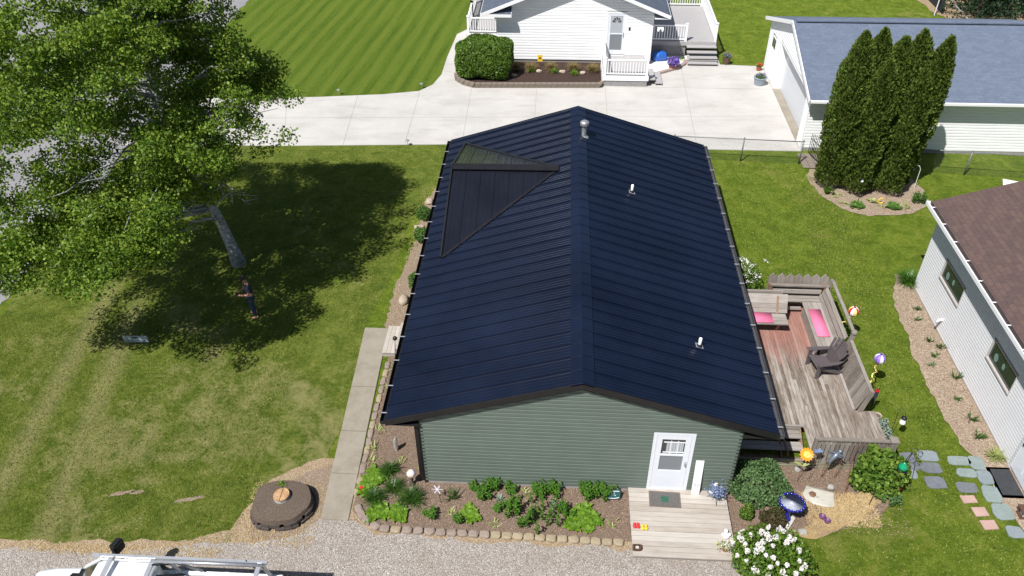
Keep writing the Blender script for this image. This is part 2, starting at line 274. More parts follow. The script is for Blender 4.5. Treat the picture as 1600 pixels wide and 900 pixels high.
class MB:
    def __init__(s): s.v = []; s.f = []; s.mi = []; s.cur = 0
    def add(s, vs, fs):
        k = len(s.v); s.v += [tuple(v) for v in vs]; s.f += [[i+k for i in f] for f in fs]; s.mi += [s.cur]*len(fs); return s
    def box(s, x0, y0, z0, x1, y1, z1, T=None):
        vs = [Vector((x, y, z)) for z in (z0, z1) for y in (y0, y1) for x in (x0, x1)]
        if T: vs = [T @ v for v in vs]
        return s.add(vs, [(0, 2, 3, 1), (4, 5, 7, 6), (0, 1, 5, 4), (2, 6, 7, 3), (0, 4, 6, 2), (1, 3, 7, 5)])
    def beam(s, a, b, w, h, up=(0, 0, 1)):
        a = Vector(a); b = Vector(b); d = (b-a).normalized(); up = Vector(up)
        if abs(d.dot(up)) > .97: up = Vector((0, 1, 0))
        x = d.cross(up).normalized(); u = x.cross(d)
        vs = [p+x*i*w/2+u*j*h/2 for p in (a, b) for i, j in ((-1, -1), (1, -1), (1, 1), (-1, 1))]
        return s.add(vs, [(0, 1, 2, 3), (7, 6, 5, 4), (0, 4, 5, 1), (1, 5, 6, 2), (2, 6, 7, 3), (3, 7, 4, 0)])
    def tube(s, pts, r, n=8, cap=True):
        pts = [Vector(p) for p in pts]; rs = r if isinstance(r, (list, tuple)) else [r]*len(pts)
        vs = []; fs = []; px = None
        for i, p in enumerate(pts):
            d = (pts[min(i+1, len(pts)-1)]-pts[max(i-1, 0)]).normalized()
            if px is None: px = d.orthogonal().normalized()
            else: px = (px-d*px.dot(d)).normalized()
            y = d.cross(px)
            for k in range(n):
                a = 2*PI*k/n; vs.append(p+(px*math.cos(a)+y*math.sin(a))*rs[i])
        for i in range(len(pts)-1):
            for k in range(n): fs.append((i*n+k, i*n+(k+1) % n, (i+1)*n+(k+1) % n, (i+1)*n+k))
        if cap: fs += [tuple(reversed(range(n))), tuple(range((len(pts)-1)*n, len(pts)*n))]
        return s.add(vs, fs)
    def lathe(s, c, prof, n=20, T=None):
        c = Vector(c); vs = []; fs = []
        for (r, z) in prof:
            for k in range(n):
                a = 2*PI*k/n; v = Vector((r*math.cos(a), r*math.sin(a), z)); vs.append(c+(T @ v if T else v))
        for i in range(len(prof)-1):
            for k in range(n): fs.append((i*n+k, i*n+(k+1) % n, (i+1)*n+(k+1) % n, (i+1)*n+k))
        fs += [tuple(reversed(range(n))), tuple(range((len(prof)-1)*n, len(prof)*n))]
        return s.add(vs, fs)
    def ball(s, c, r, n=12, sq=(1, 1, 1)):
        c = Vector(c); prof = [(math.sin(PI*i/n), -math.cos(PI*i/n)) for i in range(n+1)]; prof[0] = (.01, -1); prof[-1] = (.01, 1)
        return s.lathe(c, [(a*r, b*r*sq[2]) for a, b in prof], n*2)
    def prism(s, poly, z0, z1):
        n = len(poly); vs = [(x, y, z) for z in (z0, z1) for x, y in poly]
        return s.add(vs, [tuple(reversed(range(n))), tuple(range(n, 2*n))]+[(i, (i+1) % n, n+(i+1) % n, n+i) for i in range(n)])
    def quad(s, *p): return s.add(p, [tuple(range(len(p)))])
    def build(s, name, m, parent=None, loc=None, smooth=False, bevel=0):
        me = bpy.data.meshes.new(name); me.from_pydata(s.v, [], s.f)
        if s.cur: me.polygons.foreach_set('material_index', s.mi)
        if bevel:
            bm = bmesh.new(); bm.from_mesh(me); bmesh.ops.bevel(bm, geom=bm.edges[:], offset=bevel, segments=2, affect='EDGES', clamp_overlap=True); bm.to_mesh(me); bm.free()
        return link(name, me, m, parent, loc, smooth)
def quads(name, V, m, parent=None, loc=None, n=4, smooth=False):
    """V: (k,n,3) array, one n-gon per row"""
    V = np.asarray(V, dtype=np.float32); k = V.shape[0]; me = bpy.data.meshes.new(name)
    me.vertices.add(k*n); me.vertices.foreach_set('co', V.ravel()); me.loops.add(k*n); me.loops.foreach_set('vertex_index', np.arange(k*n, dtype=np.int32))
    me.polygons.add(k); me.polygons.foreach_set('loop_start', np.arange(0, k*n, n, dtype=np.int32)); me.polygons.foreach_set('loop_total', np.full(k, n, dtype=np.int32))
    me.update(calc_edges=True); return link(name, me, m, parent, loc, smooth)
def unit(v): return v/np.maximum(np.linalg.norm(v, axis=1, keepdims=True), 1e-6)
def leaves(P, size, rg, bias=None, bw=.8, aspect=.7):
    """diamond leaves at points P, random tilt, normals biased towards bias"""
    k = len(P); nrm = rg.normal(size=(k, 3))
    if bias is not None: nrm = unit(nrm)+bias*bw
    nrm = unit(nrm); a = unit(np.cross(nrm, rg.normal(size=(k, 3)))); b = np.cross(nrm, a)
    L = (size*rg.uniform(.65, 1.3, size=(k, 1))); W = L*aspect*.5
    return np.stack([P-a*L*.5, P+b*W, P+a*L*.5, P-b*W], axis=1)
def sheet(name, pts, z, m, jit=.05, step=.2, label=None, seed=0, kind='structure', th=0):
    r = random.Random(seed+len(pts)); out = []
    for i in range(len(pts)):
        a = Vector(pts[i]); b = Vector(pts[(i+1) % len(pts)]); n = max(1, int((b-a).length/step))
        for k in range(n):
            p = a+(b-a)*k/n
            if jit: 
                q = Vector((p.x, p.y, seed*3.1)); d = noise.noise_vector(q*1.3)*jit*1.6+noise.noise_vector(q*6)*jit; p = Vector((p.x+d.x, p.y+d.y))
            out.append((p.x, p.y))
    mb = MB()
    if th: mb.prism(out, z-th, z)
    else: mb.quad(*[(x, y, z) for x, y in out])
    o = mb.build(name, m); me = o.data
    bm = bmesh.new(); bm.from_mesh(me); bmesh.ops.triangulate(bm, faces=[f for f in bm.faces if len(f.verts) > 4]); bmesh.ops.recalc_face_normals(bm, faces=bm.faces)
    if not th:
        for f in bm.faces:
            if f.normal.z < 0: f.normal_flip()
    bm.to_mesh(me); bm.free()
    tag(o, kind=kind); return o
def blade(mb, base, az, L, w, lift, droop, n=4, prof=None):
    """arching leaf strip"""
    d = Vector((math.cos(az), math.sin(az), 0)); s = Vector((-d.y, d.x, 0)); p = Vector(base); ang = lift; pts = []
    for i in range(n+1):
        t = i/n; ww = w*(prof(t) if prof else math.sin(PI*min(.97, .12+.85*t)))
        pts.append((p-s*ww/2, p+s*ww/2)); p = p+(d*math.cos(ang)+Vector((0, 0, 1))*math.sin(ang))*L/n; ang -= droop/n
    vs = [q for ab in pts for q in ab]; mb.add(vs, [(2*i, 2*i+1, 2*i+3, 2*i+2) for i in range(n)])
def rock(name, c, size, m, label=None, cat='rock', seed=1, group=None, rot=0, parent=None, flat=False, smooth=False):
    r = random.Random(seed); bm = bmesh.new(); pw = .55 if flat else .8
    for i in range(60 if flat else 46):
        a = r.uniform(0, 2*PI); z = r.uniform(-1, 1); q = math.sqrt(1-z*z); x, y = q*math.cos(a), q*math.sin(a)
        f = lambda t: math.copysign(abs(t)**pw, t)
        k = r.uniform(.88, 1.04); v = Vector((f(x)*size[0]/2*k, f(y)*size[1]/2*k, (f(z)*.5+.35)*size[2]))
        v.rotate(Matrix.Rotation(rot, 3, 'Z')); bm.verts.new(v+Vector(c))
    h = bmesh.ops.convex_hull(bm, input=bm.verts[:]); bmesh.ops.delete(bm, geom=[e for e in h['geom_interior'] if isinstance(e, bmesh.types.BMVert)], context='VERTS')
    me = bpy.data.meshes.new(name); bm.to_mesh(me); bm.free()
    o = link(name, me, m, parent, None if parent else c, smooth)
    if label: tag(o, label, cat, group)
    return o

# ------------------------------------------------------------ ground sheets
o = MB().quad((-300, -300, 0), (300, -300, 0), (300, 400, 0), (-300, 400, 0)).build('ground', 'lawn'); tag(o, kind='structure')
sheet('front_lawn', [(-14.7, -2.5), (-8.45, -2.37), (-6.95, -2.21), (-5.41, -2.09), (-4.6, -1.85), (-4.38, -1.25), (-4.25, -.6), (-3.85, -.12), (-3.3, .05), (-2.85, .35), (-2.6, 2), (-2.75, 6), (-2.6, 7), (-2.35, 9), (-2.3, 12), (-1.6, 15), (-.5, 17.3), (-2, 17.9), (-14.7, 17.4)], .006, 'front', .06, .2, seed=1)
sheet('north_lawn', [(-15.6, 22.1), (-11.96, 22.0), (-8.2, 22.36), (-5.2, 22.76), (-3.6, 23.2), (-3.0, 24.0), (-2.72, 25.2), (-2.68, 27.27), (-2.5, 30.4), (-1.7, 31.6), (-1.6, 60), (-15.6, 60)], .006, 'north', .02, .2, seed=2)
sheet('road', [(-40, -60), (-15.1, -60), (-15, 7.2), (-15.7, 34), (-16.5, 90), (-40, 90)], .014, 'road', .12, .3, seed=3)
o = sheet('driveway', [(-15.6, 17.3), (-8.8, 17.5), (-1.5, 17.95), (13.42, 17.98), (13.42, 26.7), (11.3, 26.85), (11.25, 28.2), (9.5, 28.2), (7.0, 27.6), (-1.2, 27.6), (-1.0, 31.2), (-1.9, 31.3), (-2.5, 30.4), (-2.67, 27.27), (-2.7, 25.1), (-2.98, 23.9), (-3.55, 23.15), (-5.2, 22.72), (-8.2, 22.31), (-12, 21.97), (-15.6, 22)], .03, 'concrete', .0, .5, seed=4, th=.1)
mb = MB()
for (a, b) in [((-8.6, 17.55), (-9.7, 22.1)), ((-6.05, 17.7), (-6.4, 22.5)), ((-3.4, 17.9), (-3.5, 23.1)), ((-.95, 18), (-1.05, 23.5)), ((2.1, 18), (2.1, 23.5)), ((5.35, 18), (5.4, 23.9)), ((9.1, 18), (9.3, 26.7)), ((-15, 19.8), (13.4, 21.2)), ((6.5, 24.0), (13.4, 24.0)), ((-2.65, 25.5), (-1.9, 25.3)), ((-11.6, 17.5), (-12.4, 21.9))]:
    mb.beam((*a, .0325), (*b, .0325), .014, .003)
tag(mb.build('driveway_joint', plain('joint_dirt', (.27, .26, .24), .9)), kind='structure')
sheet('dirt', [(-30, -2.2), (-8.45, -2.25), (-6.95, -2.1), (-5.4, -1.95), (-4.6, -1.7), (-4.4, -1.0), (-4.1, -.1), (-3.3, .45), (-2.7, .65), (-1.5, .4), (-1.3, -1.2), (8, -1.5), (8, -3.4), (-30, -3.4)], .010, 'dirt', .09, .15, seed=5)
sheet('dirt_patch', [(-4.25, -1.3), (-4.1, -.6), (-3.7, -.15), (-3.0, .2), (-2.3, .5), (-2.2, -1.6), (-3, -2.0), (-4, -1.9)], .014, 'earth', .08, .15, seed=6)
sheet('gravel_drive', [(-40, -2.5), (-8, -2.5), (-6, -2.28), (-5, -2.08), (-3.4, -1.98), (-2.7, -1.6), (-2.45, -1.25), (-1.55, -1.3), (-1.0, -1.62), (.7, -1.7), (5.2, -1.75), (7.8, -1.75), (8.3, -2.6), (9, -4), (9, -30), (-40, -30)], .018, 'gravel', .09, .12, seed=7)
sheet('garden_bed', [(-1.72, -1.0), (-1.45, -1.3), (-.84, -1.5), (5.2, -1.52), (5.2, .1), (0, .1), (0, 5.2), (-1.8, 5.2), (-1.78, 1)], .024, 'mulch', .02, .15, seed=8)
sheet('side_bed', [(-2.05, 5.1), (.1, 5.1), (.1, 15.2), (-1.3, 15.4), (-1.5, 14.6), (-1.85, 13.6), (-2.0, 10.2), (-2.1, 8.3), (-2.2, 6.6), (-2.1, 5.95)], .022, 'earth', .1, .12, seed=9)
sheet('corner_garden', [(7.5, 1.3), (7.5, -1.7), (8.5, -1.65), (9.07, -1.29), (9.5, -1.05), (10.05, -1.0), (11.09, -.6), (11.89, .05), (12.2, .7), (12.1, 1.7), (11.5, 1.3)], .020, 'mulch', .06, .15, seed=10)
sheet('straw_patch', [(9.2, -1.15), (10.05, -.97), (11.09, -.55), (11.85, .05), (12.0, .5), (11.4, .35), (10.7, .1), (10.2, -.15), (9.8, -.6)], .024, 'straw', .12, .1, seed=11)
sheet('cedar_bed', [(13.15, 15.7), (13.5, 16.5), (17.3, 16.4), (17.5, 15), (17.4, 14.1), (16.5, 13.3), (14.9, 13.05), (14.0, 13.6), (13.3, 14.6)], .020, 'sand', .08, .15, seed=12)
sheet('neighbour_bed', [(15.3, 9.4), (14.8, 9.5), (14.3, 8.3), (14.05, 5.6), (14.05, 3.2), (14.15, 1.9), (14.5, 1.3), (14.55, -.6), (14.9, -1.2), (15.3, -1.5)], .020, 'sand', .08, .15, seed=13)
sheet('house_bed', [(-1.75, 24.2), (-1.0, 23.66), (5.2, 23.9), (5.2, 26.7), (-1.6, 26.7), (-2.0, 25.0)], .12, 'darkmulch', .0, .3, seed=14, th=.1)
sheet('white_gravel', [(7.7, 25.2), (8.6, 25.9), (9.75, 26.9), (9.7, 28), (7.7, 28)], .06, 'plaster', .03, .2, seed=15, th=.04)
for n_, (x_, y_, L_b, w_b, an_) in enumerate(((-7.75, -.75, .32, .07, .35), (-7.35, -.68, .2, .06, .3), (-5.95, -.85, .38, .07, .25))):
    c_, s_ = math.cos(an_), math.sin(an_); sheet('bare_patch', [(x_+c_*a_-s_*b_, y_+s_*a_+c_*b_) for a_, b_ in ((-L_b, -w_b*.4), (0, -w_b), (L_b, -w_b*.3), (L_b*.8, w_b*.6), (0, w_b), (-L_b*.8, w_b*.7))], .012, 'earth', .03, .06, seed=30+n_)
# front walkway, slabs with joints
ys = [-1.3, .14, 1.6, 3.3, 5.9]
mb = MB()
def wx(y): k = (y+1.3)/7.2; return -2.46-.3*k, -1.76-.26*k
for a, b in zip(ys, ys[1:]):
    a += .008; b -= .008; x0, x1 = wx(a); x2, x3 = wx(b)
    mb.prism([(x0, a), (x1, a), (x3, b), (x2, b)], -.05, .042)
tag(mb.build('walkway', 'walk', bevel=.008), kind='structure')

# grass blades as clumps: uncountable
rg = np.random.default_rng(3)
def grass_blades(name, regions, n, h, m):
    out = []
    for (x0, y0, x1, y1), frac in regions:
        k = int(n*frac); P = np.stack([rg.uniform(x0, x1, k), rg.uniform(y0, y1, k), np.zeros(k)], 1); out.append(P)
    P = np.concatenate(out); k = len(P); a = rg.uniform(0, 2*PI, k); hh = h*rg.uniform(.5, 1.3, k); w_ = .012*rg.uniform(.7, 1.6, k)
    s = np.stack([np.cos(a), np.sin(a), np.zeros(k)], 1)*w_[:, None]; lean = rg.normal(size=(k, 2))*hh[:, None]*.55
    top = P+np.stack([lean[:, 0], lean[:, 1], hh], 1)
    o = quads(name, np.stack([P-s, P+s, top], 1), m, n=3); return tag(o, kind='stuff')
grass_blades('grass', [((-14.6, -2.1, -4.4, 6), .42), ((-14, 6, -2.8, 17.2), .3), ((12.3, -1.5, 14, 15), .1), ((8.9, 7.4, 14.6, 16.8), .12), ((9.4, -4, 14.5, -1.2), .04), ((17.6, 9.5, 25, 16), .02)], 150000, .038, 'blade')
def litter(name, spots, n, m):
    out = []
    for (x0, y0, x1, y1, f) in spots: k = int(n*f); out.append(np.stack([rg.uniform(x0, x1, k), rg.uniform(y0, y1, k), np.full(k, .03)], 1))
    P = np.concatenate(out); k = len(P); a = rg.uniform(0, 2*PI, k); L = rg.uniform(.03, .09, (k, 1)); d = np.stack([np.cos(a), np.sin(a), rg.uniform(-.05, .25, k)], 1); s_ = np.stack([-np.sin(a), np.cos(a), np.zeros(k)], 1)*.004
    return tag(quads(name, np.stack([P-s_, P+s_, P+d*L+s_, P+d*L-s_], 1), m), kind='stuff')
litter('dry_straw', [(9.5, -.85, 11.3, .15, .32), (-9.5, -2.55, -4.6, -2.25, .12), (-4.4, -2.1, -2.5, -.2, .15), (-2.1, 6, -1.0, 14.5, .15)], 9000, leaf('straw_litter', [(.3, .19, .08), (.48, .35, .17), (.62, .5, .3)], .7, .1))
# loose stones on the gravel
k = 9000; P = np.stack([rg.uniform(-12, 8, k), rg.uniform(-4.8, -2.4, k)+rg.uniform(0, .5, k)*0, np.full(k, .022)], 1)
a = rg.uniform(0, 2*PI, k); r_ = rg.uniform(.007, .017, k)
ring = [P+np.stack([np.cos(a+q*PI/2)*r_, np.sin(a+q*PI/2)*r_*.8, np.zeros(k)], 1) for q in range(4)]
top = P+np.stack([rg.normal(size=k)*.003, rg.normal(size=k)*.003, r_*.8], 1)
Q = np.concatenate([np.stack([ring[i], ring[(i+1) % 4], top], 1) for i in range(4)])
Q = np.stack([np.stack([ring[i], ring[(i+1) % 4], top], 1) for i in range(4)], 1).reshape(-1, 3, 3)
tn = NT('loose_stone'); mst = tn.out(tn.ramp(tn.noise(tn.pos(), 31, 1), [(.35, (.3, .25, .21)), (.5, (.5, .46, .42)), (.62, (.75, .72, .69))]), .9)
tag(quads('loose_gravel', Q, mst, n=3), kind='stuff')
# ------------------------------------------------------------ siding helpers
def siding(mb, u0, u1, z0, ztop, face, step=.125, proud=.034, out=-1, top=None, holes=()):
    """lap siding. face: function (u, z, off)->point; top(z)->(ua,ub) clips a gable"""
    z = z0
    while z < ztop-1e-4:
        z1 = min(z+step, ztop)
        for (a, b) in [(u0, u1)]:
            a1, b1 = a, b; a0, b0 = a, b
            if top:
                a0, b0 = top(z); a1, b1 = top(z1); a0, b0, a1, b1 = max(a, a0), min(b, b0), max(a, a1), min(b, b1)
            segs = [(a0, b0, a1, b1)]
            for (h0, h1, hz0, hz1) in holes:
                if z1 > hz0+.01 and z < hz1-.01:
                    ns = []
                    for (p0, p1, q0, q1) in segs:
                        if p0 < h0: ns.append((p0, min(p1, h0), q0, min(q1, h0)))
                        if p1 > h1: ns.append((max(p0, h1), p1, max(q0, h1), q1))
                    segs = ns
            for (p0, p1, q0, q1) in segs:
                if p1-p0 < .005: continue
                k_ = .68; zm = z+(z1-z)*k_; r0 = p0+(q0-p0)*k_; r1 = p1+(q1-p1)*k_
                mb.quad(face(p0, z, proud), face(p1, z, proud), face(r1, zm, proud*.9), face(r0, zm, proud*.9))
                mb.quad(face(r0, zm, proud*.9), face(r1, zm, proud*.9), face(q1, z1, 0), face(q0, z1, 0))
                mb.quad(face(p0, z, 0), face(p1, z, 0), face(p1, z, proud), face(p0, z, proud))
        z = z1

# ------------------------------------------------------------ MAIN HOUSE
W_, L_, HE, HR, OX = 7.7, 13.73, 2.41, 3.87, .81
YF, YB = -.12, L_+.1
house = thing('house', 'green sided single storey house with a black metal roof in the middle', 'house', (3.85, 6.9, 0))
SL = (HR-HE)/(W_/2+OX)
mb = MB(); zt = lambda z: (max(0, (z-2.38)/SL-.0) if z > 2.38 else 0, W_-max(0, (z-2.38)/SL) if z > 2.38 else W_)
siding(mb, 0, W_, .12, HR-.22, lambda u, z, o_: (u, -o_, z), top=zt, holes=[(5.62, 6.62, .12, 2.25)])
siding(mb, 0, L_, .12, 2.42, lambda u, z, o_: (-o_, L_-u, z))
siding(mb, 0, L_, .12, 2.42, lambda u, z, o_: (W_+o_, u, z))
siding(mb, 0, W_, .12, HR-.22, lambda u, z, o_: (W_-u, L_+o_, z), top=zt)
mb.quad((0, .03, 0), (W_, .03, 0), (W_, .03, 2.6), (W_/2, .03, HR-.15), (0, .03, 2.6))
mb.build('wall', 'siding_green', house)
MB().box(-.02, -.02, 0, W_+.02, L_+.02, .12).build('foundation', 'foundation', house)
for x in (-.03, W_-.06):
    for y in (-.03, L_-.06): MB().box(x, y, .0, x+.09, y+.09, 2.5).build('corner_trim', 'black', house)
def ribbed(mb, fx, y0, y1, xa, xb, pitch=.457, flip=False):
    """metal panel: profile in y, extruded along slope; fx(x)->z"""
    prof = []; y = y0
    while y < y1:
        for dy, h in ((0, 0), (.003, .05), (.032, .05), (.044, 0), (.135, 0), (.139, .013), (.157, .013), (.166, 0), (.235, 0), (.239, .013), (.257, .013), (.266, 0), (.34, 0), (.344, .013), (.362, .013), (.371, 0)):
            if y+dy <= y1: prof.append((y+dy, h))
        y += pitch
    prof.append((y1, 0)); n = len(prof)
    vs = [(x, yy, fx(x)+h) for x in (xa, xb) for yy, h in prof]
    mb.add(vs, [(i, i+1, n+i+1, n+i) if not flip else (i+1, i, n+i, n+i+1) for i in range(n-1)])
roof = None
mb = MB()
ribbed(mb, lambda x: HE+(x+OX)*SL, YF, YB, W_/2, -OX)
ribbed(mb, lambda x: HR-(x-W_/2)*SL, YF, YB, W_+OX, W_/2)
mb.quad((-OX, YF, HE-.02), (-OX, YB, HE-.02), (W_/2, YB, HR-.02), (W_/2, YF, HR-.02))
mb.quad((W_+OX, YB, HE-.02), (W_+OX, YF, HE-.02), (W_/2, YF, HR-.02), (W_/2, YB, HR-.02))
roof = mb.build('roof', 'roof', house)
mb = MB(); a = .27
for s in (-1, 1):
    for (y0, y1, dz) in ((YF-.03, 3.05, .035), (3.05, 6.1, .038), (6.1, 9.2, .035), (9.2, 12.2, .038), (12.2, YB+.03, .035)):
        xm = W_/2; p = [(xm, y0, HR+dz), (xm, y1, HR+dz), (xm+s*a, y1, HR-a*SL+dz), (xm+s*a, y0, HR-a*SL+dz)]
        q = [(xm+s*a, y0, HR-a*SL+dz), (xm+s*a, y1, HR-a*SL+dz), (xm+s*a, y1, HR-a*SL), (xm+s*a, y0, HR-a*SL)]
        if s < 0: p.reverse(); q.reverse()
        mb.quad(*p); mb.quad(*q)
    mb.quad((W_/2, YF-.03, HR+.035), (W_/2+s*a, YF-.03, HR-a*SL+.035), (W_/2+s*a, YF-.03, HR-a*SL), (W_/2, YF-.03, HR))
mb.build('ridge_cap', 'roof', roof)
# rake fascia and soffit
mb = MB()
for y0, y1 in ((YF-.03, YF), (YB, YB+.03)):
    for s in (-1, 1):
        xe = -OX if s < 0 else W_+OX
        mb.add([(xe, y0, HE+.025), (W_/2, y0, HR+.03), (W_/2, y0, HR-.15), (xe, y0, HE-.16), (xe, y1, HE+.025), (W_/2, y1, HR+.03), (W_/2, y1, HR-.15), (xe, y1, HE-.16)],
               [(0, 1, 2, 3), (7, 6, 5, 4), (0, 4, 5, 1), (3, 2, 6, 7), (0, 3, 7, 4), (1, 5, 6, 2)])
for xe, s in ((-OX, 1), (W_+OX, -1)):
    mb.box(min(xe, xe+s*.03), YF+.002, HE-.17, max(xe, xe+s*.03), YB-.002, HE-.022)
    x0, x1 = sorted((xe+s*.032, xe+s*OX)); mb.box(x0, YF+.002, HE-.168, x1, YB-.002, HE-.15)
mb.build('fascia', 'black', house)
# cross gable over the side door
cg = [(-.23, 6.24, 2.62), (-.2, 9.72, 3.69), (3.2, 9.78, 3.70), (-.17, 13.2, 2.63)]
mb = MB()
def cgslope(mb, A, B, Cc, side):
    # ribs run from ridge to eave (along y) and are spaced along x
    x = -.23; n = 0
    ridge = lambda x: Vector((x, 9.75, 3.70))
    def foot(x):
        k = (x+.2)/3.4; yv = (6.24 if side < 0 else 13.2)+((9.78-6.24) if side < 0 else (9.78-13.2))*k; return Vector((x, yv, 2.62+(3.70-2.62)*k+.012))
    pr = []
    while x < 3.2:
        for d, h in ((0, 0), (.012, .02), (.034, .02), (.046, 0), (.14, 0), (.147, .005), (.167, .005), (.174, 0), (.28, 0), (.287, .005), (.307, .005), (.314, 0)):
            if x+d < 3.19: pr.append((x+d, h))
        x += .457
    pr.append((3.19, 0)); nn = len(pr); up = Vector((0, side*.3, 1)).normalized()
    vs = [ridge(a)+up*h for a, h in pr]+[foot(a)+up*h for a, h in pr]
    fs = [(i, nn+i, nn+i+1, i+1) if side < 0 else (i, i+1, nn+i+1, nn+i) for i in range(nn-1)]
    mb.add(vs, fs)
cgslope(mb, 0, 0, 0, -1); cgslope(mb, 0, 0, 0, 1)
mb.quad((-.21, 6.24, 2.6), (-.19, 9.75, 3.69), (-.17, 13.2, 2.6))
gab = mb.build('cross_gable', 'gable', house)
mb = MB(); mb.beam((-.24, 9.70, 3.72), (3.2, 9.73, 3.73), .36, .02, up=(0, .0, 1))
mb.beam((-.245, 6.2, 2.63), (-.235, 9.72, 3.72), .05, .1); mb.beam((-.235, 9.76, 3.72), (-.2, 13.2, 2.64), .05, .1)
mb.beam((-.2, 6.2, 2.645), (3.2, 9.74, 3.715), .09, .02); mb.beam((-.17, 13.22, 2.655), (3.2, 9.8, 3.715), .09, .02)
mb.build('gable_trim', 'black', gab)
# gutters with brackets
for xe, s, gm, nm in ((-OX, -1, 'black', 'left'), (W_+OX, 1, 'gutter', 'right')):
    mb = MB(); x0, x1 = xe+s*.003, xe+s*.118; z1, z0 = HE-.012, HE-.125
    mb.box(min(x0, x0+s*.006), YF, z0, max(x0, x0+s*.006), YB, z1); mb.box(min(x1, x1+s*.01), YF, z0, max(x1, x1+s*.01), YB, z1+.004)
    a_, b_ = sorted((x0, x1)); mb.box(a_, YF, z0-.006, b_, YB, z0); mb.box(a_, YF-.008, z0, b_, YF-.002, z1); mb.box(a_, YB+.002, z0, b_, YB+.008, z1)
    g = mb.build('gutter', gm, house)
    y = .12; 
    while y < YB:
        mb = MB(); a_, b_ = sorted((xe-s*.03, x1+s*.012)); mb.box(a_, y, z1+.006, b_, y+.03, z1+.016); mb.build('bracket', 'alu', g); y += .92
MB().box(-.16, .02, .05, -.06, .1, 2.3).build('downspout', 'black', house)
# chimney flue and two vent pipes
fl = MB().lathe((4.03, 11.7, 3.7), [(.085, 0), (.085, .56), (.15, .57), (.15, .66), (.1, .70), (.02, .72)], 20).build('flue_pipe', 'galv', roof, smooth=False)
MB().lathe((4.03, 11.7, 3.8), [(.16, 0), (.12, .05), (.088, .06)], 16).build('flue_collar', 'galv', fl)
for x, y in ((5.52, 8.95), (6.87, 2.3)):
    z = HR-(x-W_/2)*SL
    p = MB().lathe((x, y, z-.05), [(.04, 0), (.04, .33), (.034, .33), (.034, .25)], 14).build('vent_pipe', 'pvc', roof, smooth=True)
    mb = MB(); T = Matrix.Translation((x, y, z+.022)) @ Matrix.Rotation(math.atan(SL), 4, 'Y') @ Matrix.Rotation(.1, 4, 'Z')
    mb.box(-.1, -.1, 0, .1, .1, .006, T); mb.build('pipe_flashing', 'galv', p)
    MB().lathe((x, y, z+.01), [(.075, 0), (.06, .05), (.042, .08)], 14).build('pipe_boot', 'black', p)
# front door
mb = MB(); d0, d1, dz0, dz1 = 5.62, 6.62, .15, 2.25
mb.box(d0, -.035, dz0, d0+.085, .02, dz1); mb.box(d1-.085, -.035, dz0, d1, .02, dz1); mb.box(d0+.085, -.035, dz1-.09, d1-.085, .02, dz1); mb.box(d0+.085, -.05, dz0, d1-.085, .02, dz0+.035)
door = mb.build('door_frame', 'door_white', house)
mb = MB(); a0, a1, b0, b1 = d0+.09, d1-.09, dz0+.04, dz1-.095
wx0, wx1, wz0, wz1 = a0+.13, a1-.13, b0+.68, b1-.14
mb.box(a0, -.03, b0, wx0, .015, b1); mb.box(wx1, -.03, b0, a1, .015, b1); mb.box(wx0, -.03, b0, wx1, .015, wz0); mb.box(wx0, -.03, wz1, wx1, .015, b1)
mid = (wz0+wz1)/2; mb.box(wx0, -.034, mid-.02, wx1, .015, mid+.03)
dr = mb.build('door', 'door_white', house)
MB().box(wx0, -.008, wz0, wx1, .006, mid-.02).build('screen_pane', 'screen', dr)
MB().box(wx0, -.006, mid+.03, wx1, .006, wz1).build('window_pane', 'glass', dr)
mb = MB()
for k in (1, 2): x = wx0+.06+(wx1-wx0-.06)*k/3; mb.box(x-.01, -.018, mid+.03, x+.01, -.0085, wz1-.07)
mb.box(wx0+.05, -.019, wz1-.13, wx1, -.0085, wz1-.105); mb.box(wx0+.05, -.019, mid+.08, wx1, -.0085, mid+.105)
mb.build('muntin', 'white', dr)
MB().box(wx0+.12, -.0075, mid+.11, wx1-.03, -.0065, wz1-.14).build('curtain', 'curtain', dr)
mb = MB(); mb.tube([(a1-.05, -.03, b0+1.0), (a1-.05, -.07, b0+1.0), (a1-.05, -.07, b0+.88), (a1-.05, -.03, b0+.88)], .009); mb.box(a1-.07, -.036, b0+.86, a1-.03, -.031, b0+1.03); mb.build('handle', 'galv', dr)
# front porch
porch = thing('porch', 'low pale wooden porch platform at the green house door', 'porch', (6.4, -.95, 0))
mb = MB(); y = -.03; zt_ = .15
i = 0
while y > -1.9:
    w_ = .142; xl, xr = 5.17-.0*y, 7.6+.02*y
    mb.box(5.17+rnd.uniform(-.004, .004), y-w_+.008, zt_-.035, 7.6+.04*y*0, y, zt_+rnd.uniform(-.002, .002)); y -= w_
mb.build('floor', 'porch', porch, bevel=.003)
mb = MB(); mb.box(5.19, -1.98, .02, 7.58, -1.94, .113); mb.box(5.19, -1.94, .02, 5.23, -.05, .113); mb.box(7.54, -1.94, .02, 7.58, -.05, .113); mb.build('rim_board', 'wood_grey', porch)

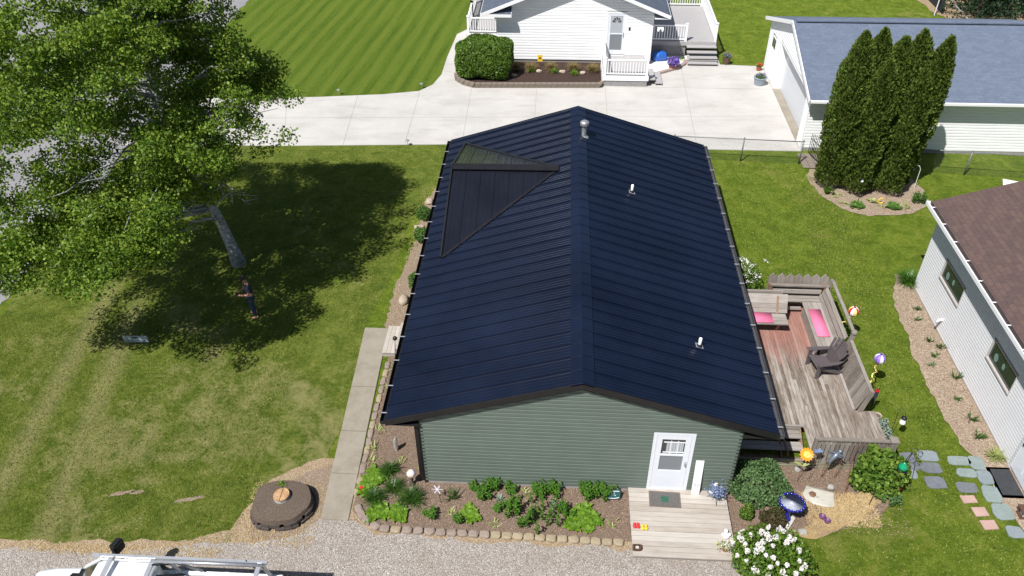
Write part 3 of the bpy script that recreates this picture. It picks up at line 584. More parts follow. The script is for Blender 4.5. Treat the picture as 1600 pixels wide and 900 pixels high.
# ------------------------------------------------------------ things on the porch
t_ = thing('doormat', 'grey patterned doormat with green centre square on the pale porch', 'doormat', (6.05, -.36, .15))
T = Matrix.Translation((6.06, -.36, .155)) @ Matrix.Rotation(-.03, 4, 'Z')
MB().box(-.39, -.235, 0, .39, .235, .010, T).build('border', 'frame_dark', t_); MB().box(-.35, -.2, .011, .35, .2, .015, T).build('pile', 'mat_grey', t_); MB().box(-.09, -.09, .0155, .09, .09, .019, T).build('centre_square', 'mat_green', t_)
t_ = thing('welcome_board', 'tall white board with a faint butterfly leaning by the door', 'board', (6.82, -.15, .15))
T = Matrix.Translation((6.83, -.17, .152)) @ Matrix.Rotation(-.11, 4, 'X')
MB().box(-.1, 0, 0, .1, .022, 1.15, T).build('panel', 'white', t_)
mb = MB()
for s in (-1, 1):
    mb.quad(*[T @ Vector(p) for p in ((0, -.002, .33), (s*.07, -.002, .40), (s*.085, -.002, .36), (s*.02, -.002, .30))][::(1 if s > 0 else -1)])
    mb.quad(*[T @ Vector(p) for p in ((0, -.002, .30), (s*.04, -.002, .30), (s*.05, -.002, .26), (s*.01, -.002, .27))][::(1 if s > 0 else -1)])
mb.build('butterfly_print', col('print_grey', (.55, .52, .56)), t_)
t_ = thing('plant_stand', 'wire stand holding a blue and white silk flower arrangement', 'plant stand', (7.3, -.3, .15))
mb = MB()
for k in range(3):
    a = k*2.1+.6; c, s = math.cos(a), math.sin(a); mb.tube([(7.3+c*.2, -.3+s*.2, .155), (7.3+c*.07, -.3+s*.07, .3), (7.3+c*.12, -.3+s*.12, .42)], .006, 5)
mb.build('frame', 'black_metal', t_); MB().lathe((7.3, -.3, .3), [(.07, 0), (.1, .12), (.11, .13)], 14).build('pot', 'black_metal', t_)
P = np.array([7.3, -.3, .50])+rg.normal(size=(700, 3))*[.085, .085, .06]; quads('foliage', leaves(P, .05, rg), 'steelblue', t_)
P = np.array([[7.17, -.36, .5], [7.42, -.25, .55], [7.28, -.2, .62]])[rg.integers(0, 3, 110)]+rg.normal(size=(110, 3))*.022; quads('flower', leaves(P, .045, rg), 'flower_white', t_)
for (x, y, m_, lb) in ((5.30, -1.19, 'red', 'pair of small red garden clogs on the porch'), (5.49, -1.23, 'yellow', 'pair of small yellow garden clogs on the porch')):
    t_ = thing('clogs', lb, 'shoes', (x, y, .15), 'little clogs on the porch')
    for s in (-1, 1):
        mb = MB(); mb.ball((x+s*.042, y-.035, .185), .044, 8, (1, 1, .8)); mb.ball((x+s*.042, y+.05, .18), .036, 8, (1, 1, .8)); mb.box(x+s*.042-.03, y-.06, .152, x+s*.042+.03, y+.085, .17); mb.build('shoe', m_, t_, smooth=True)
t_ = thing('lantern', 'small dark lantern lying on the front edge of the porch', 'lantern', (5.28, -1.82, .15))
mb = MB(); mb.box(5.17, -1.88, .152, 5.21, -1.76, .26); mb.box(5.34, -1.88, .152, 5.375, -1.76, .26); mb.box(5.21, -1.89, .152, 5.34, -1.875, .25); mb.box(5.21, -1.765, .152, 5.34, -1.75, .25); mb.build('frame', 'brown', t_, bevel=.004); MB().box(5.24, -1.86, .155, 5.32, -1.78, .21).build('pane', 'rocklight', t_)
t_ = thing('angel_ornament', 'white plaster shell ornament on the right of the porch', 'ornament', (7.42, -1.35, .15))
mb = MB(); mb.ball((7.42, -1.38, .2), .085, 9, (1, 1, .7)); mb.ball((7.43, -1.28, .25), .05, 8); mb.build('body', 'plaster', t_, smooth=True)
mb = MB()
for s in (-1, 1): mb.ball((7.42+s*.07, -1.38, .24), .045, 8)
mb.build('wing', 'plaster', t_, smooth=True)
t_ = thing('flower_pot', 'small pot of pastel flowers at the porch front corner', 'flower pot', (7.33, -1.75, .15)); MB().lathe((7.33, -1.75, .15), [(.05, 0), (.07, .12)], 12).build('pot', 'terracotta', t_)
P = np.array([7.33, -1.75, .31])+rg.normal(size=(220, 3))*[.07, .06, .04]; quads('flower', leaves(P, .05, rg), 'yellowgreen', t_); P = np.array([7.36, -1.73, .35])+rg.normal(size=(90, 3))*[.06, .06, .03]; quads('blossom', leaves(P, .045, rg), 'flower_white', t_)

# ------------------------------------------------------------ DECK
deck = thing('deck', 'weathered grey wooden deck with red stain along the right side of the green house', 'deck', (10, 4, 0))
DZ = .47
mb = MB(); x = 7.95
while x < 11.42:
    y0 = 2.02 if x < 9.9 else .99
    cuts = [y0]+sorted(rnd.uniform(y0+.8, 6.8) for _ in range(rnd.choice((1, 1, 2))))+[7.2]
    for a, b in zip(cuts, cuts[1:]): mb.box(x, a+.002, DZ-.035, x+.088, b-.002, DZ+rnd.uniform(-.003, .003))
    x += .094
while x < 11.95:
    mb.box(x, .99, DZ-.035, x+.088, 2.62, DZ+rnd.uniform(-.003, .003)); x += .094
mb.build('floor', 'deck', deck)
mb = MB(); mb.box(8.0, 1.96, DZ-.03, 9.93, 2.015, DZ+.012); mb.build('edge_board', 'wood_grey', deck)
mb = MB()
for i, (y0, z) in enumerate(((1.68, .345), (1.36, .225))): 
    for k in range(2): mb.box(8.0, y0+k*.15-.01, z-.035, 9.85, y0+k*.15+.125, z)
mb.box(8.0, 1.93, 0.02, 9.85, 1.955, DZ-.035); mb.build('stair_tread', 'wood_grey', deck)
mb = MB()
for x in (8.1, 9.25, 9.82):
    mb.add([(x, 1.1, .04), (x, 2.0, DZ-.04), (x, 2.0, .04), (x+.04, 1.1, .04), (x+.04, 2.0, DZ-.04), (x+.04, 2.0, .04)], [(0, 2, 1), (3, 4, 5), (0, 1, 4, 3), (1, 2, 5, 4), (0, 3, 5, 2)])
mb.box(9.3, .985, DZ-.05, 9.34, 2, DZ-.0); mb.build('stringer', 'wood_brown', deck)
mb = MB()
for k, (z0, z1, y) in enumerate(((.02, .10, .94), (.115, .19, .955), (.205, .27, .97))): mb.box(7.95, y, z0, 11.9, y+.045, z1)
mb.build('skirt_board', 'wood_green', deck)
MB().box(11.91, .97, .02, 11.945, 2.62, DZ-.04).build('side_skirt', 'wood_grey_y', deck)
MB().box(11.42, 2.63, .02, 11.45, 7.2, DZ-.04).build('side_skirt', 'wood_grey_y', deck)
mb = MB(); x = 9.96
while x < 11.72: mb.box(x, .965, .2, x+.095, .985, 1.08); x += .118
mb.box(9.92, .93, 1.08, 11.78, 1.03, 1.12); mb.build('front_railing', 'wood_grey_z', deck)
MB().box(9.87, .95, .15, 9.95, 1.03, 1.13).build('post', 'wood_grey_z', deck); mb = MB()
for p_ in ((11.74, .9), ): mb.box(p_[0], p_[1], .02, p_[0]+.17, p_[1]+.17, 1.14); mb.box(p_[0]-.02, p_[1]-.02, 1.142, p_[0]+.19, p_[1]+.19, 1.17)
mb.build('post', 'wood_grey_z', deck)
# slanted right side back: boards from floor or seat to an outer cap rail
mb = MB(); y = 2.66
while y < 4.55:
    mb.beam((11.44, y, DZ), (11.66, y, 1.22), .085, .02, up=(1, 0, 0)); y += .1
mb.build('side_panel', 'wood_grey_z', deck)
mb = MB()
for (xx, zz) in ((11.42, .98), (11.49, 1.12), (11.56, 1.26)): mb.beam((xx, 4.72, zz), (xx, 7.0, zz), .13, .025, up=(-.9, 0, .35))
mb.build('backrest_board', 'wood_grey_y', deck)
mb = MB(); mb.beam((11.69, 2.6, 1.24), (11.69, 4.62, 1.24), .09, .04); mb.beam((11.74, 4.7, 1.46), (11.74, 7.15, 1.46), .09, .04)
mb.beam((11.40, 2.63, DZ+.03), (11.40, 4.6, DZ+.03), .07, .06); mb.build('cap_rail', 'wood_grey_y', deck)
for y in (2.62, 4.66, 7.12):
    mb = MB().beam((11.5, y, .02), (11.72, y, 1.5 if y > 3 else 1.24), .1, .1)
    if y == 4.66: mb.ball((11.72, 4.66, 1.52), .09, 8)
    mb.build('post', 'wood_grey_z', deck)
# built-in seats
mb = MB()
for k in range(4): mb.box(10.84+k*.145, 4.6, .86, 10.84+k*.145+.138, 6.75, .895)
mb.build('bench_seat', 'wood_grey_y', deck)
mb = MB(); mb.box(10.86, 4.62, DZ, 10.9, 6.6, .86); mb.box(10.86, 4.62, DZ, 11.4, 4.66, .86); mb.build('bench_front', 'wood_grey_y', deck)
mb = MB()
for (y, z, h) in ((6.78, .88, .04), (6.93, .88, .04)): mb.box(9.95, y, z-.02, 11.4, y+.13, z+.02)
mb.box(9.95, 6.72, .60, 10.84, 6.76, .70); mb.box(9.95, 7.04, 1.0, 11.45, 7.08, 1.14); mb.box(9.85, 7.0, 1.28, 11.65, 7.1, 1.33); mb.box(8.0, 6.78, 1.16, 10.2, 6.84, 1.27)
mb.build('bench_back', 'wood_grey', deck)
mb = MB()
for k in range(7):
    x = 9.8+k*.264; w_ = .255; a, b = x, x+w_
    mb.add([(a, 7.14, .3), (b, 7.14, .3), (b, 7.2, 1.5), (x+w_/2, 7.21, 1.64), (a, 7.2, 1.5), (a, 7.17, .3), (b, 7.17, .3), (b, 7.23, 1.5), (x+w_/2, 7.24, 1.64), (a, 7.23, 1.5)],
           [(0, 1, 2, 3, 4), (9, 8, 7, 6, 5), (0, 4, 9, 5), (1, 6, 7, 2), (2, 7, 8, 3), (3, 8, 9, 4)])
mb.build('picket_panel', 'wood_grey_z', deck)
for x in (9.82, 11.5): MB().box(x, 7.02, .02, x+.1, 7.12, 1.34).build('post', 'wood_brown', deck)
# free-standing bench at the back left
bn = thing('wooden_bench', 'grey wooden bench with slanted plank back at the deck\'s far left', 'bench', (9.4, 6.0, DZ))
mb = MB()
for k in range(3): mb.box(8.35, 5.66+k*.165, .86, 10.2, 5.66+k*.165+.158, .90)
mb.build('seat', 'wood_grey', bn)
mb = MB()
for k in range(4): mb.beam((8.35, 6.2+k*.08, .98+k*.12), (10.25, 6.2+k*.08, .98+k*.12), .14, .025, up=(0, -.75, .6))
mb.build('backrest', 'wood_grey', bn)
for x in (8.5, 9.95):
    mb = MB(); mb.beam((x, 5.72, .86), (x, 5.9, DZ), .09, .05); mb.beam((x, 6.1, .86), (x, 6.25, DZ), .09, .05); mb.beam((x, 6.12, .86), (x, 6.44, 1.35), .06, .05); mb.build('leg', 'wood_brown', bn)
def cushion(x0, y0, x1, y1, z, lb):
    mb = MB(); mb.box(x0, y0, z, x1, y1, z+.05); o = mb.build('cushion', 'pink_cloth', loc=((x0+x1)/2, (y0+y1)/2, z), bevel=.018, smooth=True); return tag(o, lb, 'cushion', 'pink bench cushions')
cushion(8.75, 5.68, 9.77, 6.15, .902, 'pink cushion on the bench partly under the eave'); cushion(10.93, 5.13, 11.3, 6.38, .897, 'long pink cushion on the built-in bench at the right rail')

# adirondack chair, faces -x
ad = thing('adirondack_chair', 'brown plastic fan-back garden chair on the deck', 'chair', (11.0, 4.15, DZ))
T = Matrix.Translation((10.98, 4.2, DZ)) @ Matrix.Rotation(.22, 4, 'Z')   # local: +x to the back
def tb(mb, *a): mb.box(*a, T)
mb = MB()
for k in range(6):
    x = -.42+k*.098; z = .40-k*.03; mb.box(x, -.27, z-.02, x+.088, .27, z, T)
mb.build('seat', 'brown_plastic', ad)
mb = MB()
for k in range(7):
    u = (k-3)/3; y0 = u*.2; y1 = u*.33; top = 1.02-.12*u*u
    pts = [Vector((.14-.0, y0, .25)), Vector((.24-.05*abs(u), (y0+y1)/2, .62)), Vector((.42-.10*u*u, y1, top))]
    for a, b in zip(pts, pts[1:]): mb.beam(T @ a, T @ b, .082, .02, up=T.to_3x3() @ Vector((-1, 0, .3)))
mb.build('backrest', 'brown_plastic', ad)
for s in (-1, 1):
    mb = MB(); vs = [(-.45, s*.27, .55), (-.45, s*.42, .55), (.15, s*.38, .52), (.36, s*.30, .52), (.15, s*.27, .52)]
    vs2 = [(a, b, c+.03) for a, b, c in vs]; f = [(0, 1, 2, 3, 4), (9, 8, 7, 6, 5)]+[(i, (i+1) % 5, 5+(i+1) % 5, 5+i) for i in range(5)]
    mb.add([T @ Vector(v) for v in vs+vs2], f); mb.build('armrest', 'brown_plastic', ad)
    mb = MB(); mb.box(-.42, s*.30-.02, .0, -.31, s*.30+.02, .55, T); mb.build('leg', 'brown_plastic', ad)
    mb = MB(); mb.beam(T @ Vector((-.36, s*.28, .36)), T @ Vector((.5, s*.28, .03)), .03, .1); mb.build('leg', 'brown_plastic', ad)
# mats, bin and pots near deck's front right corner
t_ = thing('planter_box', 'black planter tray of small leafy plants beside the deck corner', 'planter', (12.1, 2.3, 0))
MB().box(11.98, 1.5, .0, 12.3, 2.5, .30).build('tray', 'black_fabric', t_); P = np.stack([rg.uniform(11.99, 12.29, 500), rg.uniform(1.52, 2.48, 500), rg.uniform(.31, .40, 500)], 1); quads('foliage', leaves(P, .05, rg), 'silver', t_)
t_ = thing('rim_pot', 'small round tan pot on the grass near the planter tray', 'pot', (12.2, 2.8, 0)); MB().lathe((12.2, 2.8, .01), [(.07, 0), (.1, .12), (.115, .13), (.09, .12), (.08, .05)], 16).build('pot', 'rocktan', t_); MB().lathe((12.2, 2.8, .1), [(.08, 0), (.01, .02)], 16).build('soil', 'soil', t_)
# ------------------------------------------------------------ WHITE HOUSE
WE, WS = 3.0, .40
wh = thing('house', 'white sided house with a slate grey roof at the top', 'house', (3.85, 31, 0))
WX0, WX1, WY, WH_, wr = 0, 7.7, 26.6, 2.55, 3.85*WS+WE
mb = MB(); ztw = lambda z: (max(WX0, (z-WE)/WS), min(WX1, WX1-(z-WE)/WS))
siding(mb, WX0, WX1, .28, wr-.1, lambda u, z, o_: (u, WY-o_, z), step=.14, proud=.036, top=ztw, holes=[(5.42, 6.42, .6, 2.75)])
siding(mb, 0, 14, .28, WE, lambda u, z, o_: (WX0-o_, WY+14-u, z)); siding(mb, 0, 14, .28, WE, lambda u, z, o_: (WX1+o_, WY+u, z))
mb.quad((WX0, WY+.04, 0), (WX1, WY+.04, 0), (WX1, WY+.04, WE), (3.85, WY+.04, wr-.05), (WX0, WY+.04, WE))
mb.build('wall', 'siding_white', wh)
MB().box(WX0+.02, WY+.02, 0, WX1-.02, WY+14, .28).build('foundation', 'foundation', wh)
for x in (WX0-.02, WX1-.08): MB().box(x, WY-.022, .28, x+.1, WY+.08, WE+.02).build('corner_trim', 'white', wh)
mb = MB(); ez = WE-.75*WS
for s in (-1, 1):
    xe = -.75 if s < 0 else 8.45
    p = [(xe, WY-.5, ez+.06), (3.85, WY-.5, wr+.06), (3.85, WY+14.5, wr+.06), (xe, WY+14.5, ez+.06)]; q = [(a, b, c-.07) for a, b, c in p]
    mb.add(p+q, [(0, 1, 2, 3) if s < 0 else (3, 2, 1, 0), (4, 7, 6, 5), (0, 4, 5, 1), (1, 5, 6, 2), (2, 6, 7, 3), (3, 7, 4, 0)])
# cornice return on the left
mb.add([(-.75, WY-.5, ez+.05), (.75, WY-.5, ez+.05), (.75, WY+.0, ez+.28), (.0, WY+.0, ez+.32), (-.75, WY, ez+.06)], [(0, 1, 2, 3), (0, 3, 4)])
mb.add([(-.75, WY-.5, ez), (.75, WY-.5, ez), (.75, WY-.5, ez+.045), (-.75, WY-.5, ez+.045)], [(0, 1, 2, 3)])
rf = mb.build('roof', 'shingle_slate', wh)
mb = MB()
for s in (-1, 1):
    xe = -.75 if s < 0 else 8.45
    mb.beam((xe, WY-.52, ez-.03), (3.85, WY-.52, wr-.03), .03, .16, up=(0, 0, 1)); mb.box(xe-.02 if s < 0 else xe, WY-.52, ez-.11, xe if s < 0 else xe+.02, WY+14.5, ez+.05)
mb.box(-.75, WY-.53, ez-.12, .76, WY-.505, ez+.02); mb.box(-.75, WY-.505, ez-.12, .76, WY-.02, ez-.1); mb.box(7.7, WY-.505, ez-.12, 8.45, WY+14, ez-.1); mb.box(.735, WY-.5, ez-.1, .76, WY-.02, ez+.1)
mb.build('fascia', 'white', wh)
mb = MB(); mb.box(5.42, WY-.04, .6, 5.5, WY+.02, 2.75); mb.box(6.34, WY-.04, .6, 6.42, WY+.02, 2.75); mb.box(5.5, WY-.04, 2.67, 6.34, WY+.02, 2.75); mb.build('door_frame', 'white', wh)
mb = MB(); mb.box(5.5, WY-.025, .6, 5.62, WY+.01, 2.67); mb.box(6.22, WY-.025, .6, 6.34, WY+.01, 2.67); mb.box(5.62, WY-.025, .6, 6.22, WY+.01, .82); mb.box(5.62, WY-.025, 2.55, 6.22, WY+.01, 2.67); mb.box(5.62, WY-.025, 1.62, 6.22, WY+.01, 1.68)
dr = mb.build('door', 'door_white', wh)
MB().box(5.62, WY-.012, .82, 6.22, WY+.005, 1.62).build('screen_pane', 'screen', dr); MB().box(5.62, WY-.012, 1.68, 6.22, WY+.005, 2.55).build('window_pane', 'curtain', dr)
mb = MB(); c_ = Vector((5.92, WY-.014, 2.22)); pts = [c_+Vector((.22*math.cos(a), 0, .26*math.sin(a))) for a in np.linspace(0, PI, 12)]
mb.quad(*pts[::-1]); fn = mb.build('fanlight', 'glass', dr)
mb = MB()
for k in range(1, 5): a = PI*k/5; mb.beam(c_+Vector((0, -.004, 0)), c_+Vector((.22*math.cos(a), -.004, .26*math.sin(a))), .012, .006, up=(0, 1, 0))
mb.build('muntin', 'white', fn)
MB().box(6.26, WY-.06, 1.5, 6.29, WY-.03, 1.72).build('handle', 'galv', dr); MB().box(6.52, WY-.06, 1.85, 6.6, WY-.005, 2.0).build('doorbell_box', 'black', wh)
fl = MB().box(7.9, WY-.3, 2.02, 8.2, WY-.2, 2.1).build('flood_light', 'white', wh)
for x in (7.95, 8.15): MB().lathe((x, WY-.34, 1.93), [(.05, 0), (.06, .08), (.02, .12)], 10).build('lamp_head', 'white', fl)
def railing(a, b, z, h, parent, posts=True, sp=.13):
    a = Vector(a); b = Vector(b); d = b-a; n = max(2, int(d.length/sp)); mb = MB()
    mb.beam((a.x, a.y, z+h), (b.x, b.y, z+h), .09, .05); mb.beam((a.x, a.y, z+.1), (b.x, b.y, z+.1), .05, .05)
    for k in range(1, n): p = a+d*k/n; mb.beam((p.x, p.y, z+.1), (p.x, p.y, z+h-.03), .035, .035)
    mb.build('railing', 'white', parent)
    if posts:
        for p in (a, b):
            mb = MB(); mb.box(p.x-.055, p.y-.055, z-.1, p.x+.055, p.y+.055, z+h+.08); mb.box(p.x-.075, p.y-.075, z+h+.082, p.x+.075, p.y+.075, z+h+.11); mb.build('railing_post', 'white', parent)
# side-door porch of the white house
pp = thing('porch', 'small white railed entry porch under the white house door', 'porch', (6.2, 25.3, 0)); PZ = .55
mb = MB(); mb.box(5.28, 24.05, PZ-.03, 7.4, WY-.05, PZ); mb.build('floor', 'decking_grey', pp)
mb = MB(); mb.box(5.26, 24.02, PZ-.22, 7.42, 24.045, PZ+.02); mb.box(5.24, 24.0, PZ-.2, 5.26, WY-.05, PZ); mb.box(7.42, 24.0, PZ-.2, 7.44, WY-.05, PZ); mb.build('rim_board', 'white', pp)
def lattice(mb, a, b, z0, z1, sp=.07):
    a = Vector((*a, 0)); b = Vector((*b, 0)); d = (b-a); L = d.length; d.normalize(); h = z1-z0; x = -h
    while x < L:
        for sgn in (1, -1):
            s0, s1 = max(0, x), min(L, x+h)
            if s1-s0 < .02: continue
            za = z0+(s0-x) if sgn > 0 else z1-(s0-x); zb = z0+(s1-x) if sgn > 0 else z1-(s1-x)
            p, q = a+d*s0, a+d*s1; mb.beam((p.x, p.y+sgn*.004, za), (q.x, q.y+sgn*.004, zb), .008, .028)
        x += sp
mb = MB(); lattice(mb, (5.3, 24.06), (7.38, 24.06), .03, PZ-.22); lattice(mb, (7.4, 24.1), (7.4, WY-.1), .03, PZ-.22); mb.build('lattice', 'grey_lattice', pp)
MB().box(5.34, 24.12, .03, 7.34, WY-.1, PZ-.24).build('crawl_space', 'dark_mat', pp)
railing((5.34, 24.12), (7.34, 24.12), PZ, .78, pp); railing((5.34, 24.12), (5.34, WY-.12), PZ, .78, pp, False)
mb = MB(); mb.box(7.46, 24.25, .28, 7.8, 25.5, .33); mb.box(7.46, 24.25, .03, 7.48, 25.5, .28); mb.build('stair_tread', 'decking_grey', pp); mb = MB(); mb.box(7.8, 24.2, .12, 8.14, 25.5, .17); mb.box(8.1, 24.22, .03, 8.12, 25.5, .12); mb.build('stair_tread', 'decking_grey', pp)
# grey deck right of the white house
dk = thing('deck', 'grey composite deck with white railings beside the white house', 'deck', (9.5, 30, 0)); KZ = .85
mb = MB(); y = 27.75
while y < 33.0: mb.box(7.75, y, KZ-.03, 11.1, y+.137, KZ); y += .14
mb.build('floor', 'decking_grey', dk)
mb = MB(); mb.box(7.75, 27.7, KZ-.2, 11.12, 27.74, KZ-.0); mb.build('rim_board', 'decking_grey', dk)
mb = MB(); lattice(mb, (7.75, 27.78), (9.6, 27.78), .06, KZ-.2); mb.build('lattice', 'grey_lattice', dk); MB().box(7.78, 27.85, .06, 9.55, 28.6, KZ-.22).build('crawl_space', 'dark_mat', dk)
mb = MB()
for k in range(4): z = KZ-.17*(k+1); mb.box(9.62, 27.7-.28*(k+1), z-.04, 11.12, 27.7-.28*k, z); mb.box(9.64, 27.7-.28*k-.02, max(.03, z-.15), 11.1, 27.7-.28*k, z-.041)
mb.build('stair_tread', 'decking_grey', dk)
railing((7.8, 27.8), (9.55, 27.8), KZ, .8, dk); railing((11.05, 27.8), (11.05, 33), KZ, .85, dk); railing((7.8, 32.95), (11.0, 32.95), KZ, .85, dk)
# left front porch
lp = thing('porch', 'white railed front porch on the left of the white house', 'porch', (-.9, 30, 0))
mb = MB(); mb.box(-1.75, 28.9, .62, -.04, 34, .68); mb.build('floor', 'decking_grey', lp); mb = MB(); mb.box(-1.78, 28.85, .1, -.04, 28.9, .66); mb.box(-1.8, 28.85, .1, -1.76, 34, .66); mb.build('rim_board', 'white', lp)
railing((-1.7, 28.95), (-1.7, 31.2), .68, .8, lp); railing((-1.7, 31.2), (-1.7, 33.5), .68, .8, lp); railing((-1.7, 28.95), (-.12, 28.95), .68, .8, lp, False)
# bed by the white house: retaining wall
mb = MB(); path = [(-1.95, 24.9), (-1.85, 24.4), (-1.45, 23.95), (-.95, 23.66), (5.15, 23.9), (5.22, 24.1)]
for (a, b) in zip(path, path[1:]):
    a = Vector(a); b = Vector(b); L = (b-a).length; n = max(1, round(L/.26)); ang = math.atan2((b-a).y, (b-a).x)
    for k in range(n):
        for row in range(2):
            p = a+(b-a)*(k+.5+(.25 if row else 0))/n; T = Matrix.Translation((p.x, p.y, .02+row*.12)) @ Matrix.Rotation(ang+rnd.uniform(-.04, .04), 4, 'Z')
            mb.box(-L/n/2+.006, -.09, 0, L/n/2-.006, .09, .115, T)
o = mb.build('retaining_wall', 'block', loc=(1.5, 23.8, 0), bevel=.012); tag(o, 'low tan block retaining wall round the white house flower bed', 'retaining wall')
# curved edging near grey deck
mb = MB(); pts = [(7.95, 25.5), (8.35, 25.75), (8.8, 26.05), (9.2, 26.4), (9.5, 26.8), (9.62, 27.2)]
for a, b in zip(pts, pts[1:]): mb.beam((*a, .08), (*b, .08), .2, .1)
tag(mb.build('brick_edging', stone_mat('edging_red', (.36, .25, .22), (.5, .4, .36)), loc=(8.8, 26.1, 0), bevel=.01), 'curved reddish edging below the grey deck steps', 'edging')

# ------------------------------------------------------------ GARAGE
ga = thing('garage', 'white garage with blue grey shingle roof at the upper right', 'garage', (18.5, 22.4, 0))
GX0, GX1, GY0, GY1, GE, GR = 13.42, 24.5, 18.1, 26.5, 2.56, 3.96
gs = (GR-2.47)/(22.3-17.65)
mb = MB(); face = lambda u, z, o_: (GX0-o_, GY1-u, z)
ztg = lambda z: ((max(0, (z-GE)/gs-.1), min(8.4, 8.4-(z-GE)/gs+.1)) if z > GE else (0, 8.4))
siding(mb, 0, 8.4, .08, GR-.1, face, step=.13, proud=.036, top=ztg, holes=[(GY1-24.1, GY1-18.8, .0, 2.3), (GY1-25.7, GY1-25.0, 1.5, 2.05)])
siding(mb, GX0, GX1, .15, GE+.05, lambda u, z, o_: (u, GY0-o_, z), step=.13, proud=.034); mb.quad((GX0+.3, GY0+.05, 0), (GX1, GY0+.05, 0), (GX1, GY0+.05, 2.6), (GX0+.3, GY0+.05, 2.6)); mb.quad((GX1, GY0, 0), (GX1, GY1, 0), (GX1, GY1, 2.6), (GX1, (GY0+GY1)/2, GR-.1), (GX1, GY0, 2.6)); mb.quad((GX1, GY1, 0), (GX0, GY1, 0), (GX0, GY1, 2.6), (GX1, GY1, 2.6))
mb.build('wall', 'siding_white', ga)
mb = MB(); mb.box(GX0-.02, GY0-.02, 0, GX1, GY0+.02, .14); mb.build('foundation', 'foundation', ga)
MB().box(GX0-.022, GY0-.022, .0, GX0+.07, GY0+.07, 2.6).build('corner_trim', 'white', ga); MB().box(GX0-.022, GY1-.07, 0, GX0+.07, GY1+.022, 2.6).build('corner_trim', 'white', ga); mb = MB()
mb.box(GX0-.03, 18.72, .03, GX0+.38, 18.8, 2.36); mb.box(GX0-.03, 24.1, .03, GX0+.38, 24.18, 2.36); mb.box(GX0-.03, 18.8, 2.3, GX0+.38, 24.1, 2.36); mb.build('door_frame', 'white', ga)
mb = MB()
for k in range(4): mb.box(GX0+.33, 18.8, .04+k*.565, GX0+.36, 24.1, .04+k*.565+.557)
mb.box(GX0+.365, 18.8, .04, GX0+.38, 24.1, 2.3); mb.build('garage_door', 'garage_white', ga)
MB().box(GX0-.05, 18.8, .0, GX0+.33, 24.1, .034).build('sill', 'walk', ga)
wn = MB().box(GX0-.03, 25.0, 1.5, GX0+.02, 25.7, 2.05).build('window', 'white', ga)
MB().box(GX0-.034, 25.06, 1.56, GX0-.031, 25.33, 1.99).build('pane', 'glass', wn); MB().box(GX0-.034, 25.37, 1.56, GX0-.031, 25.64, 1.99).build('pane', 'glass', wn)
mb = MB(); yr = 22.3; e0, e1 = 17.65, 26.95
p = [(GX0-.22, e0, 2.5), (GX1+.2, e0, 2.5), (GX1+.2, yr, GR+.04), (GX0-.22, yr, GR+.04)]; q = [(a, b, c-.06) for a, b, c in p]; mb.add(p+q, [(0, 1, 2, 3), (4, 7, 6, 5), (0, 4, 5, 1), (1, 5, 6, 2), (3, 2, 6, 7), (3, 7, 4, 0)])
p = [(GX0-.22, yr, GR+.04), (GX1+.2, yr, GR+.04), (GX1+.2, e1, 2.5), (GX0-.22, e1, 2.5)]; q = [(a, b, c-.06) for a, b, c in p]; mb.add(p+q, [(0, 1, 2, 3), (4, 7, 6, 5), (1, 5, 6, 2), (2, 6, 7, 3), (3, 7, 4, 0)])
rf = mb.build('roof', 'shingle_blue', ga)
mb = MB(); x = GX0+.3
MB().beam((GX0-.1, yr, GR+.075), (GX1+.1, yr, GR+.075), .34, .05).build('ridge_vent', 'shingle_blue', rf)
mb = MB(); mb.beam((GX0-.24, e0-.02, 2.42), (GX0-.24, yr, GR-.03), .03, .17); mb.beam((GX0-.24, yr, GR-.03), (GX0-.24, e1+.02, 2.42), .03, .17); mb.box(GX0-.2, e0-.0, 2.40, GX1, GY0-.02, 2.42); mb.build('fascia', 'white', ga)
mb = MB(); mb.box(GX0-.2, e0-.1, 2.4, GX1+.2, e0-.0, 2.49); mb.build('gutter', 'white', ga)

# ------------------------------------------------------------ RIGHT (BROWN ROOF) HOUSE
rh = thing('house', 'pale grey sided house with brown shingle roof at the right edge', 'house', (18.5, 4, 0))
RX = 15.15
mb = MB(); hl = [(6.05, 7.55, 1.42, 2.1), (2.45, 3.92, 1.42, 2.1), (.2, 1.2, 0.0, 2.2)]
siding(mb, -6, 8.82, .06, 3.1, lambda u, z, o_: (RX-o_, u, z), step=.105, proud=.032, holes=hl)
siding(mb, RX, 22, .06, 3.1, lambda u, z, o_: (u, 8.82+o_, z), step=.105, proud=.02); mb.quad((RX+.02, -6, 0), (RX+.02, 8.8, 0), (RX+.02, 8.8, 3.1), (RX+.02, -6, 3.1))
mb.build('wall', 'siding_grey', rh)
MB().box(RX-.02, 8.75, 0, RX+.07, 8.85, 3.1).build('corner_trim', 'grey_trim', rh); mb = MB(); mb.box(RX-.03, 1.2, .0, RX+.03, 1.3, 2.25); mb.box(RX-.03, .1, 0, RX+.03, .2, 2.25); mb.box(RX-.03, .2, 2.2, RX+.03, 1.2, 2.28); mb.build('door_frame', 'grey_trim', rh)
mb = MB(); mb.box(RX-.02, .2, .1, RX+.015, 1.2, 2.2); mb.box(RX-.026, .32, .3, RX-.02, .66, 1.0); mb.box(RX-.026, .74, .3, RX-.02, 1.08, 1.0); mb.box(RX-.026, .32, 1.15, RX-.02, 1.08, 2.0); d_ = mb.build('door', 'door_white', rh); MB().box(RX-.07, 1.08, 1.0, RX-.027, 1.13, 1.12).build('handle', 'black', d_)
